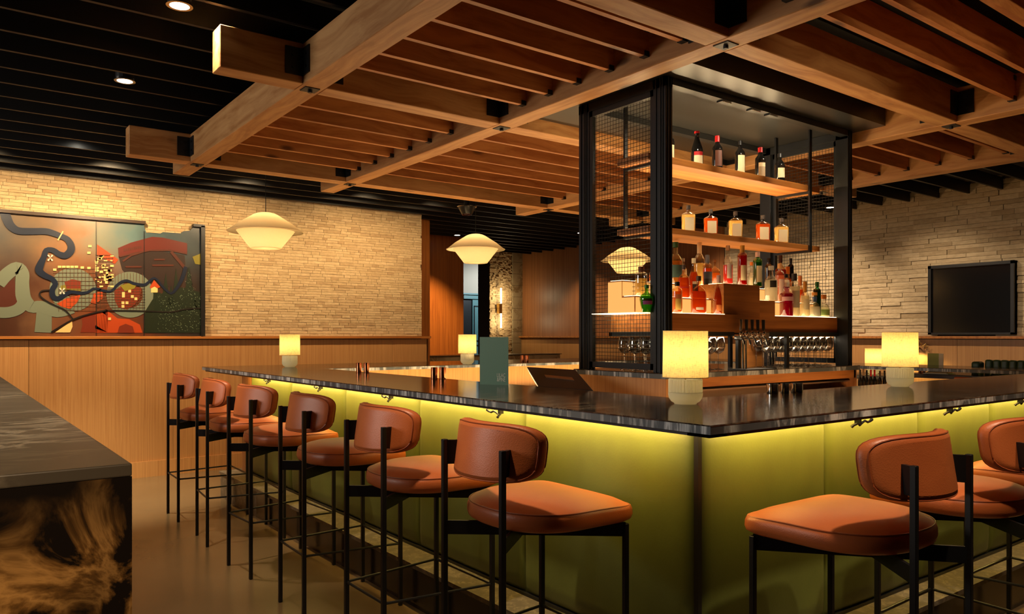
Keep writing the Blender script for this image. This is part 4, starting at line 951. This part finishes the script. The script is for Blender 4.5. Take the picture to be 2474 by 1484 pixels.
# green menu with the house name
A_ = atZ(1159, 929, ZCT); B_ = atZ(1228, 931, ZCT)
mn = tag(empty('menu', (A_.x, A_.y, ZCT)), 'tall green menu card with a pale two line name, standing on the left counter', 'menu')
dirv = (B_-A_); wd = dirv.length; mn.rotation_euler.z = math.atan2(dirv.y, dirv.x); hh = (929-815)/FPX*A_.dot(Fv) if False else .2455
M['menu'] = plain('menu_green', srgb(118, 158, 128), .5); M['ink'] = plain('menu_ink', srgb(250, 250, 226), .6)
B(0, wd, 0, .0025, 0, hh).build('cover', M['menu'], mn)
o = B(0, wd*.9, 0, .0025, 0, hh).build('back_cover', M['menu'], mn); o.rotation_euler.z = math.radians(24); o.location = (0, .003, 0)
B(.002, wd-.004, .003, .006, .002, hh-.003).build('pages', M['cream'], mn)
def text(body, size, m, parent, loc, rot, name='lettering', ext=.0004, sx=1):
    cu = bpy.data.curves.new(name, 'FONT'); cu.body = body; cu.size = size; cu.extrude = ext; cu.align_x = 'CENTER'
    o = bpy.data.objects.new('tmp', cu); C.objects.link(o); dg = bpy.context.evaluated_depsgraph_get(); me = bpy.data.meshes.new_from_object(o.evaluated_get(dg))
    bpy.data.objects.remove(o); me.materials.clear(); me.materials.append(m)
    q = bpy.data.objects.new(name, me); C.objects.link(q); q.parent = parent; q.location = loc; q.rotation_euler = rot; q.scale = (sx, 1, 1); return q
text('LILAC', .029, M['ink'], mn, (wd*.755, -.0006, .040), (PI/2, 0, 0), sx=.66); text('&PINE', .029, M['ink'], mn, (wd*.755, -.0006, .018), (PI/2, 0, 0), sx=.62)
# point of sale screen behind the counter, tilted
ps = tag(empty('till_screen', (2.55, 2.75, .95)), 'black tilted till screen behind the left counter, back side to the guests', 'screen')
q = [atX(1272, 886, 2.62), atX(1390, 893, 2.62), atX(1434, 944, 2.44), atX(1300, 934, 2.44)]
nrm = (q[1]-q[0]).cross(q[3]-q[0]).normalized(); nrm = nrm if nrm.x > 0 else -nrm
mb = MB().poly([p-Vector(ps.location) for p in q], nrm, .03); o = mb.build('display', M['black_plastic'], ps); bevel(o, .004, 2)
c0 = (q[0]+q[1]+q[2]+q[3])/4-Vector(ps.location)
def lerp4(a, b): return (q[0]*(1-a)+q[1]*a)*(1-b)+(q[3]*(1-a)+q[2]*a)*b-Vector(ps.location)
MB().poly([lerp4(.28, .42), lerp4(.80, .46), lerp4(.80, .60), lerp4(.28, .54)], -nrm, .004).build('rear_grille', M['steel'], ps)
MB().tube([c0+nrm*.02, c0+nrm*.06+Vector((0, 0, -.12)), c0+nrm*.06+Vector((0, 0, -1.02+.0))], .02, 10).build('stand', M['black_plastic'], ps, True)

# ---------------------------------------------------------------- mural on the long wall
YM = YW-.05
def WP(u, v, off=0): return atY(u, v, YM-off)
mu = tag(empty('wall_mural', (1.0, YM, 1.33)), 'large painted map mural with dark blue river and fir trees on the long wall', 'painting')
def art_mat(name, stops, scale=3, band=True):
    m, nt, b = mat(name); g = N(nt, 'ShaderNodeNewGeometry'); sp = N(nt, 'ShaderNodeSeparateXYZ'); L(nt, g.outputs['Position'], sp.inputs[0])
    n = N(nt, 'ShaderNodeTexNoise'); n.inputs['Scale'].default_value = scale; n.inputs['Detail'].default_value = 7; L(nt, g.outputs['Position'], n.inputs['Vector'])
    mr = N(nt, 'ShaderNodeMapRange'); mr.inputs[1].default_value = -.2; mr.inputs[2].default_value = 2.1; L(nt, sp.outputs['X'], mr.inputs[0])
    ad = N(nt, 'ShaderNodeMath', operation='ADD'); m2 = N(nt, 'ShaderNodeMath', operation='MULTIPLY_ADD'); m2.inputs[1].default_value = .34; m2.inputs[2].default_value = -.17
    L(nt, n.outputs[0], m2.inputs[0]); L(nt, mr.outputs[0], ad.inputs[0]); L(nt, m2.outputs[0], ad.inputs[1])
    cr = ramp(nt, stops); L(nt, ad.outputs[0], cr.inputs[0])
    mz = N(nt, 'ShaderNodeMapRange'); mz.inputs[1].default_value = 1.75; mz.inputs[2].default_value = 2.15; L(nt, sp.outputs['Z'], mz.inputs[0])
    lo = ramp(nt, [(0, srgb(52, 34, 26)), (.34, srgb(76, 46, 32)), (.42, srgb(104, 70, 48)), (.60, srgb(120, 60, 32)), (.80, srgb(72, 42, 30)), (1, srgb(34, 28, 24))]); L(nt, ad.outputs[0], lo.inputs[0])
    n5 = N(nt, 'ShaderNodeMath', operation='MULTIPLY_ADD'); n5.inputs[1].default_value = .9; n5.inputs[2].default_value = -.45; L(nt, n.outputs[0], n5.inputs[0]); a5 = N(nt, 'ShaderNodeMath', operation='ADD', use_clamp=True); L(nt, mz.outputs[0], a5.inputs[0]); L(nt, n5.outputs[0], a5.inputs[1])
    mx = N(nt, 'ShaderNodeMix', data_type='RGBA'); L(nt, a5.outputs[0], mx.inputs[0]); L(nt, lo.outputs[0], mx.inputs[6]); L(nt, cr.outputs[0], mx.inputs[7])
    L(nt, mx.outputs[2], b.inputs['Base Color']); b.inputs['Roughness'].default_value = .32; return m
M['art'] = art_mat('mural_ground', [(0, srgb(64, 70, 74)), (.20, srgb(76, 80, 78)), (.38, srgb(112, 90, 66)), (.50, srgb(142, 100, 66)), (.60, srgb(122, 122, 104)), (.72, srgb(90, 114, 114)), (.86, srgb(58, 74, 78)), (1, srgb(26, 32, 38))])
def mp_(pts, name, m, off, th=.002, par=None):
    vs_ = [WP(u, v, off)-Vector(mu.location) for u, v in pts]
    return MB().poly(vs_, (0, -1, 0), th).build(name, m, par or mu)
def c5(x, y): return (x*.2291, 480+y*.2291)
def c6(x, y): return (230+x*.2156, 500+y*.2156)
zt, zb = 2.365, 1.322
xl = -.62
outer = [WP(-60, 0).x, 0]
top_x = WP(349, 535).x; rx0 = WP(466, 545).x; rx1 = WP(484, 545).x
notch = [c6(548, 180), c6(552, 235), c6(575, 290), c6(730, 298), c6(760, 283), c6(960, 297), c6(990, 272), c6(1065, 265), c6(1090, 235), c6(1092, 215)]
pts = [Vector((xl, YM, zb)), Vector((rx1, YM, zb)), Vector((rx1, YM, 2.378))]+[WP(u, v) for u, v in reversed(notch)]+[Vector((top_x, YM, zt)), Vector((xl, YM, zt))]
MB().poly([p-Vector(mu.location) for p in pts], (0, 1, 0), .03).build('canvas', M['art'], mu)
wall_x = Vector(mu.location)
lp(B(xl, top_x+.006, YM-.03, YM+.045, zt, zt+.028), 'frame', M['mural_frame'], mu)
lp(B(rx0, rx1+.035, YM-.03, YM+.045, 2.378, 2.404), 'frame', M['blackmetal'], mu); lp(B(rx1, rx1+.038, YM-.03, YM+.045, zb, 2.39), 'frame', M['blackmetal'], mu)
for u in (232, 348): p = WP(u, 600); lp(B(p.x-.002, p.x+.002, YM-.0095, YM, zb, zt-.005 if u < 300 else 2.30), 'panel_joint', M['black_plastic'], mu)
def ribbon(pts, name, m, off, par=None, closed=False, th=.002):
    P_ = [(WP(u, v, off)-Vector(mu.location), w_) for u, v, w_ in pts]; lf = []; rt = []; n = len(P_)
    for i, (p, w_) in enumerate(P_):
        a = P_[max(i-1, 0)][0] if not closed else P_[(i-1) % n][0]; b = P_[min(i+1, n-1)][0] if not closed else P_[(i+1) % n][0]; d = (b-a).normalized(); nn = Vector((-d.z, 0, d.x)); k = w_*.0040/2
        lf.append(p+nn*k); rt.append(p-nn*k)
    vs_ = lf+rt+[q+Vector((0, -th, 0)) for q in lf+rt]; fs_ = []
    for i in range(n if closed else n-1):
        j = (i+1) % n
        fs_ += [(i, j, n+j, n+i), (2*n+i, 3*n+i, 3*n+j, 2*n+j), (i, 2*n+i, 2*n+j, j), (n+i, n+j, 3*n+j, 3*n+i)]
    return MB().add(vs_, fs_).build(name, m, par or mu)
def smooth_path(P_, k=4):
    out = []
    for i in range(len(P_)-1):
        a, b, c, d = P_[max(i-1, 0)], P_[i], P_[i+1], P_[min(i+2, len(P_)-1)]
        for j in range(k):
            t = j/k; out.append(tuple(.5*((2*b[q])+(-a[q]+c[q])*t+(2*a[q]-5*b[q]+4*c[q]-d[q])*t*t+(-a[q]+3*b[q]-3*c[q]+d[q])*t**3) for q in range(3)))
    return out+[P_[-1]]
S5 = .2291; S6 = .2156
river = [(*c5(x, y), w_*S5) for x, y, w_ in ((45, 130, 80), (70, 210, 80), (110, 285, 75), (190, 338, 66), (330, 345, 62), (480, 345, 60), (570, 368, 56), (650, 400, 52), (710, 430, 56), (748, 490, 60), (745, 550, 66), (690, 600, 62), (620, 585, 56), (560, 545, 50), (490, 545, 46), (462, 620, 48), (425, 700, 60), (412, 760, 65), (470, 810, 55), (545, 845, 45), (585, 900, 45), (552, 960, 45), (558, 1030, 48), (612, 1055, 42), (680, 1015, 40), (750, 985, 34), (850, 998, 30), (930, 985, 25), (985, 950, 22), (1055, 958, 25))]
river += [(*c6(x, y), w_*S6) for x, y, w_ in ((60, 932, 25), (150, 948, 22), (200, 930, 22), (240, 880, 24), (300, 838, 26), (360, 828, 28), (430, 858, 30), (540, 875, 30), (590, 850, 26), (650, 800, 24), (700, 822, 22), (760, 900, 24), (850, 970, 26), (920, 900, 32), (975, 800, 38), (1015, 670, 40))]
AM = {k: plain('mural_'+k, c, .4) for k, c in dict(river=srgb(8, 22, 44), grey=srgb(108, 116, 98), orange=srgb(176, 66, 24), brown=srgb(78, 36, 24), rust=srgb(116, 42, 22), cream=srgb(232, 190, 120), road=srgb(26, 20, 18), green=srgb(24, 36, 20), olive=srgb(120, 110, 34), snow=srgb(150, 168, 140), bark=srgb(44, 30, 26), redroof=srgb(92, 30, 20), line=srgb(90, 60, 40), white=srgb(206, 196, 180), amber=srgb(206, 140, 56)).items()}
def ring(cx, cy, ro, ri, f, sq=1.0, a0=0, a1=360, m='grey', name='ring', off=.002):
    s = S6 if f is c6 else S5; w_ = (ro-ri)*s; P_ = []
    for k in range(41):
        a = math.radians(a0+(a1-a0)*k/40); P_.append((*f(cx+math.cos(a)*(ro+ri)/2, cy+math.sin(a)*(ro+ri)/2*sq), w_))
    return ribbon(P_[:-1] if a1-a0 == 360 else P_, name, AM[m], off, closed=(a1-a0 == 360))
# painted loops
ring(390, 985, 255, 150, c6); ring(770, 960, 230, 100, c5, .95)
ribbon(smooth_path([(*c5(x, y), w_*S5) for x, y, w_ in ((-20, 900, 110), (70, 800, 110), (180, 730, 110), (235, 790, 110), (235, 900, 110), (250, 1050, 120), (330, 1140, 110), (430, 1140, 110), (600, 1180, 130), (760, 1140, 130))]), 'painted_loop', AM['grey'], .002)
ribbon(smooth_path([(*c5(x, y), w_*S5) for x, y, w_ in ((-40, 1200, 100), (90, 1200, 100), (200, 1160, 100), (260, 1080, 100))]), 'painted_loop', AM['grey'], .0018)
ribbon([(*c5(470, 1140), 120*S5), (*c5(455, 1412), 140*S5)], 'painted_loop', AM['grey'], .0016)
def blob(pts, f, m, off, name='painted_shape', par=None): return mp_([f(x, y) for x, y in pts], name, AM[m], off, par=par)
blob([(0, 980), (60, 900), (140, 850), (160, 900), (185, 1000), (180, 1100), (120, 1150), (0, 1150)], c5, 'brown', .001)
blob([(600, 1110), (700, 1050), (850, 1015), (820, 1090), (740, 1165), (650, 1140)], c5, 'orange', .0045)
blob([(680, 880), (760, 850), (850, 870), (850, 950), (700, 950)], c5, 'rust', .0045)
blob([(640, 920), (720, 900), (850, 940), (850, 975), (740, 965), (640, 960)], c5, 'olive', .0044)
blob([(990, 1000), (1080, 970), (1085, 1050), (1010, 1110), (955, 1100)], c5, 'orange', .0045)
blob([(860, 1250), (960, 1195), (1090, 1190), (1135, 1180), (1135, 1412), (850, 1412), (870, 1330)], c5, 'rust', .001)
blob([(0, 1190), (140, 1165), (250, 1250), (380, 1260), (500, 1320), (530, 1412), (0, 1412)], c6, 'orange', .001)
blob([(250, 1412), (270, 1340), (340, 1310), (420, 1340), (440, 1412)], c6, 'rust', .0035)
blob([(215, 940), (300, 880), (450, 900), (520, 910), (500, 1020), (440, 1100), (360, 1150), (260, 1130), (215, 1040)], c6, 'rust', .0035)
blob([(280, 880), (380, 855), (460, 880), (440, 915), (330, 945)], c6, 'olive', .006)
blob([(20, 420), (120, 490), (260, 590), (220, 640), (20, 540)], c6, 'orange', .001)
blob([(580, 1412), (760, 1290), (765, 1350), (740, 1412)], c5, 'cream', .003)
# arena like building
blob([(262, 560), (300, 700), (330, 740), (540, 760), (640, 900), (900, 900), (990, 780), (1010, 640), (1000, 540), (640, 480)], c6, 'bark', .001, 'painted_building')
bd = blob([(255, 462), (400, 400), (640, 335), (760, 345), (1030, 408), (1030, 520), (840, 480), (620, 480), (400, 520), (262, 556)], c6, 'redroof', .0035, 'painted_roof')
for k in range(9): blob([(320+k*23, 470-k*4), (334+k*23, 467-k*4), (334+k*23, 496-k*4), (320+k*23, 499-k*4)], c6, 'brown', .0056, 'roof_marks')
ribbon([(*c6(270, 560), 3), (*c6(400, 528), 3), (*c6(620, 488), 3), (*c6(840, 488), 3), (*c6(1030, 528), 3)], 'painted_beam', AM['brown'], .006)
ribbon([(*c6(310, 610), 4), (*c6(400, 545), 4), (*c6(520, 510), 3)], 'painted_beam', AM['brown'], .0062)
ribbon([(*c6(850, 500), 7), (*c6(1000, 680), 7)], 'painted_beam', AM['brown'], .0062)
for a in ((340, 672, 520), (640, 655, 880), (660, 590, 780)): ribbon([(*c6(a[0], a[1]), 4), (*c6(a[2], a[1]), 4)], 'painted_beam', AM['brown'], .0061)
blob([(610, 900), (660, 820), (730, 900), (700, 912), (665, 890), (625, 915)], c6, 'orange', .0045); blob([(625, 915), (665, 893), (700, 915), (700, 960), (625, 960)], c6, 'cream', .0044)
blob([(620, 960), (730, 960), (790, 1100), (700, 1170), (560, 1140)], c6, 'green', .0005); blob([(1090, 560), (1190, 520), (1190, 650), (1120, 640)], c6, 'olive', .002)
# street grid: lines and little cream blocks
gr = MB(); rnd = random.Random(3)
def gl_(f, x0, y0, x1, y1, w_=1.0, off=.0072):
    a = WP(*f(x0, y0), off)-Vector(mu.location); b = WP(*f(x1, y1), off)-Vector(mu.location); gr.bar(a, b, .003*w_, .001, (0, 1, 0))
for x in range(20, 560, 34): gl_(c6, x, 560 if x < 210 else 740, x, 1155)
for y in range(540, 900, 36): gl_(c6, 0, y, 210, y)
for y in range(920, 1160, 30): gl_(c6, 0, y, 560, y)
for x in range(620, 1130, 40): gl_(c5, x, 740, x, 1190)
for y in range(740, 1190, 44): gl_(c5, 560 if y < 900 else 700, y, 1130, y)
gr.build('street_lines', AM['line'], mu)['kind'] = 'stuff'
bl = MB()
def blk(f, x, y, w_, h_, off=.0068):
    p = [WP(*f(a, b), off)-Vector(mu.location) for a, b in ((x, y), (x+w_, y), (x+w_, y+h_), (x, y+h_))]; bl.poly(p, (0, -1, 0), .001)
for k in range(46): blk(c6, rnd.choice(range(0, 190, 24)), rnd.choice(range(545, 900, 26)), rnd.choice((18, 26, 40)), rnd.choice((12, 18, 24)))
for x, y in ((300, 955), (300, 985), (370, 930), (400, 990), (295, 1060), (340, 1060), (295, 1100), (145, 1240), (100, 760), (120, 790), (110, 830), (440, 1015)): blk(c6, x, y, 32, 30)
for x in range(610, 790, 44): blk(c5, x, 708, 38, 22)
for x, y in ((560, 738), (850, 715), (920, 560), (930, 490), (1040, 620), (1080, 690), (1050, 760), (1000, 650), (920, 720)): blk(c5, x, y, 36, 24)
bl.build('street_blocks', AM['cream'], mu)['kind'] = 'stuff'
ribbon(smooth_path(river, 3), 'painted_river', AM['river'], .009)
ribbon(smooth_path([(*c5(x, y), 13*S5) for x, y in ((520, 965), (440, 975), (420, 1020), (490, 1080), (600, 1135), (690, 1180), (768, 1270))]), 'painted_road', AM['road'], .009)
ribbon(smooth_path([(*c5(x, y), 14*S5) for x, y in ((540, 1410), (770, 1275), (980, 1208), (1130, 1178))]+[(*c6(x, y), 9*S6*1.3) for x, y in ((130, 1160), (500, 1165), (800, 1178), (900, 1172), (990, 1148), (1185, 1135))]), 'painted_road', AM['road'], .0095)
ribbon([(*c5(610, 440), 10*S5), (*c5(665, 345), 10*S5)], 'painted_bridge', AM['cream'], .0115)
for cx_, cy_ in ((530, 625), (655, 975)):
    for a in range(4): blob([(cx_, cy_), (cx_+30*math.cos(a*PI/2+.5), cy_+38*math.sin(a*PI/2+.5)), (cx_+42*math.cos(a*PI/2+.8), cy_+42*math.sin(a*PI/2+.8)), (cx_+30*math.cos(a*PI/2+1.1), cy_+38*math.sin(a*PI/2+1.1))], c5, 'white', .0115, 'painted_flower')
# firs with snow flecks
dk = blob([(540, 1412), (560, 1170), (640, 1040), (760, 960), (880, 960), (960, 900), (1190, 960), (1190, 1412)], c6, 'green', .0025, 'painted_forest')
for tx, ty, tb, tw_ in ((1050, 670, 1130, 95), (790, 740, 1100, 60), (905, 690, 1080, 60), (850, 880, 1200, 90), (700, 950, 1250, 80), (1130, 960, 1300, 70)):
    pts = [(tx, ty)]; n = 7
    for k in range(1, n+1): pts += [(tx+tw_*k/n, ty+(tb-ty)*k/n), (tx+tw_*k/n*.62, ty+(tb-ty)*k/n-4)]
    pts += [(tx-tw_*k/n*(.62 if q else 1), ty+(tb-ty)*k/n-(4 if q else 0)) for k in range(n, 0, -1) for q in (1, 0)]
    blob(pts, c6, 'green', .0045, 'painted_fir')
fl = MB()
for k in range(420):
    x = rnd.uniform(700, 1185); y = rnd.uniform(700, 1405)
    if y < 1000 and abs(x-1050) > (y-660)*.28: continue
    s = rnd.uniform(2, 5); p = [WP(*c6(x+a*s, y+b*s), .0078)-Vector(mu.location) for a, b in ((-1, -1), (1, -.6), (.7, 1))]; fl.poly(p, (0, -1, 0), .0008)
fl.build('snow_flecks', AM['snow'], mu)['kind'] = 'stuff'

# ---------------------------------------------------------------- right wall things
p0 = atX(2240, 640, 8.06); p1 = atX(2448, 623, 8.06)
tv = tag(empty('wall_screen', (8.1, (p0.y+p1.y)/2, 1.70)), 'large black framed wall screen resting on the ledge of the right stone wall', 'screen')
ya, yb = p1.y, p0.y; za, zb_ = 1.335, 2.035
lp(B(8.10, 8.16, ya, yb, za, zb_), 'panel', M['screen'], tv)
m_ = MB(); 
for q in ((ya, yb, za, za+.02), (ya, yb, zb_-.03, zb_), (ya, ya+.03, za, zb_), (yb-.03, yb, za, zb_)): m_.box(8.075, 8.16, *q)
lp(m_, 'frame', M['blackmetal'], tv)
# tube light on the column
p = atY(1212, 745, 10.5)
tl = tag(empty('column_sconce', (p.x-.02, 10.54, p.z)), 'tube wall light glowing above and below a dark bracket on the stone column', 'wall light')
B(-.03, .03, -.04, .03, -.09, .08).build('bracket', M['brass'], tl)
MB().tube([(0, -.05, .08), (0, -.05, .34)], .012, 12).build('tube', M['tube'], tl); MB().tube([(0, -.05, -.09), (0, -.05, -.33)], .012, 12).build('tube', M['tube'], tl)
for s in (-.22, .22): lamp('POINT', 'sconce_glow', (p.x-.02, 10.40, p.z+s), 4, (1, .78, .45), size=.03)
# brass reading sconce
p = atX(2226, 838, 8.05)
ws = tag(empty('brass_sconce', (8.08, p.y, p.z)), 'small white shaded brass wall sconce on the oak wainscot behind the right table lamp', 'wall light')
MB().tube([(.04, 0, 0), (0, 0, .0), (-.03, .0, .03), (-.03, .03, .07), (-.02, .07, .06)], .005, 8).build('arm', M['brass'], ws, True)
MB().lathe([(.03, .0), (.03, .006)], 16, (.03, 0, -.003)).build('rose', M['brass'], ws)
MB().lathe([(.008, .07), (.03, .06), (.055, 0), (.053, 0), (.028, .057), (.008, .065)], 24, (-.03, .09, -.02)).build('shade', M['white'], ws, True)
MB().tube([(-.03, -.03, -.02), (-.01, -.06, .0), (0, -.03, .03), (-.02, 0, .0)], .005, 8).build('knob', M['brass'], ws, True)
lamp('SPOT', 'sconce_beam', (8.0, p.y+.09, p.z-.03), 10, (1, .74, .25), (8.05, p.y+.02, .9), .02, 120, .5)
# high tables and booth by the right wall
PZ = .21
def table(x, y, w_, l_, z, label):
    t = tag(empty('dining_table', (x, y, PZ)), label, 'table', 'dark tables by the right wall')
    bevel(B(-w_/2, w_/2, -l_/2, l_/2, z-PZ-.035, z-PZ).build('table_top', M['tabletop'], t), .003, 1)
    B(-.04, .04, -.04, .04, .02, z-PZ-.035).build('pedestal', M['blackmetal'], t); B(-.25, .25, -.2, .2, 0, .02).build('foot', M['blackmetal'], t)
    return t
TZ2 = 1.0
pt = atZ(2272, 897, TZ2)
table(7.0, 2.93, .62, .72, TZ2, 'dark table under the brass sconce with menus and copper cups')
def on(u, v, z): return atZ(u, v, z)
table(7.15, 3.78, .6, .5, TZ2-.04, 'dark table carrying a small glowing lamp behind the right bar lamp')
p = atX(2110, 905, 7.15); table_lamp(7.15, p.y, TZ2-.04, .9, 'small glowing table lamp behind the right bar lamp', 'table lamps by the right wall', 1.2)
q = atX(2263, 893, 6.95)
mm = tag(empty('booth_menu', (6.95, q.y, TZ2)), 'upright lime green menu standing on the table by the right wall', 'menu')
yy0, yy1 = atX(2241, 870, 6.95).y-q.y, atX(2268, 870, 6.95).y-q.y
M['lime'] = plain('lime_menu', srgb(150, 150, 30), .5)
B(0, .004, yy1, yy0, 0, .17).build('cover', M['lime'], mm); B(.0, .004, atX(2279, 870, 6.95).y-q.y, yy1, 0, .17).build('side_cover', M['cream'], mm)
for u, lb in ((2223, 'left'), (2232, 'right')):
    q2 = atX(u, 893, 6.90); cup(6.90, q2.y, 'copper cup on the table by the right wall, '+lb+' one', 'copper cups by the right wall', .014, .062, TZ2)
q3 = atX(2272, 895, 6.82)
nk = tag(empty('napkin_plate', (6.80, q3.y, TZ2)), 'flat white napkins on a plate on the table by the right wall', 'napkin')
B(-.07, .07, -.10, .10, .0, .006).build('plate', M['white'], nk); B(-.05, .06, -.08, .08, .006, .014).build('napkin', M['cream'], nk)
# low chairs with tan backs
for u0, u1, v0, x, lb in ((2158, 2203, 905, 6.45, 'tan rounded chair back left of the dark table by the right wall'), (2306, 2374, 910, 6.3, 'tan rounded chair back just above the near counter at the right')):
    a = atX(u0, v0, x); b = atX(u1, v0, x); zt_ = a.z; c = (a+b)/2; w_ = abs(a.y-b.y)
    t = tag(empty('dining_chair', (x, c.y, PZ)), lb, 'chair', 'tan dining chairs by the right wall')
    H_ = zt_-PZ
    bevel(B(-.02, .02, -w_/2, w_/2, H_-.25, H_).build('backrest', M['tan'], t), .015, 3)
    bevel(B(.0, .20, -w_/2, w_/2, H_-.42, H_-.34).build('seat', M['tan'], t), .02, 3)
    for sx in (.02, .18):
        for sy in (-w_/2+.02, w_/2-.02): B(sx-.012, sx+.012, sy-.012, sy+.012, 0, H_-.34).build('leg', M['blackmetal'], t)
# green channelled booth back
xbz = 7.0
a = atX(2366, 905, xbz); b = atX(2470, 905, xbz); zt_ = atX(2400, 866, xbz).z
bo = tag(empty('booth_sofa', (xbz, b.y, PZ)), 'dark green channel tufted booth seat by the right wall at the picture edge', 'sofa')
wy = a.y-b.y+.5; nC = 13
for k in range(nC):
    y0 = -.5+.02+(wy-.04)*k/nC; y1 = -.5+.02+(wy-.04)*(k+1)/nC
    vs_ = []; m_ = MB()
    o = B(-.05, .05, y0+.001, y1-.001, .30, zt_-PZ-.012).build('channel', M['greenleather_dark'], bo); bevel(o, .016, 3)
    o.rotation_euler.y = math.radians(6)
bevel(B(-.02, .5, -.5, wy-.5, .02, .34).build('seat', M['greenleather_dark'], bo), .03, 3)
bevel(B(-.045, .06, wy-.52, wy-.45, .28, zt_-PZ-.03).build('side_roll', M['greenleather_dark'], bo), .02, 3)
# stone topped low counter beyond the long wall
hs = tag(empty('host_counter', (4.7, 8.4, 0)), 'low counter with a pale veined stone front beyond the end of the long wall', 'counter')
lp(B(4.84, 7.3, 8.6, 9.0, 0, .94), 'body', M['oak_amber'], hs); lp(B(4.84, 7.3, 8.58, 9.0, .94, 1.055), 'stone_front', M['pale_marble'], hs); lp(B(4.82, 7.32, 8.56, 9.02, 1.057, 1.065), 'top', M['dark_kick'], hs)
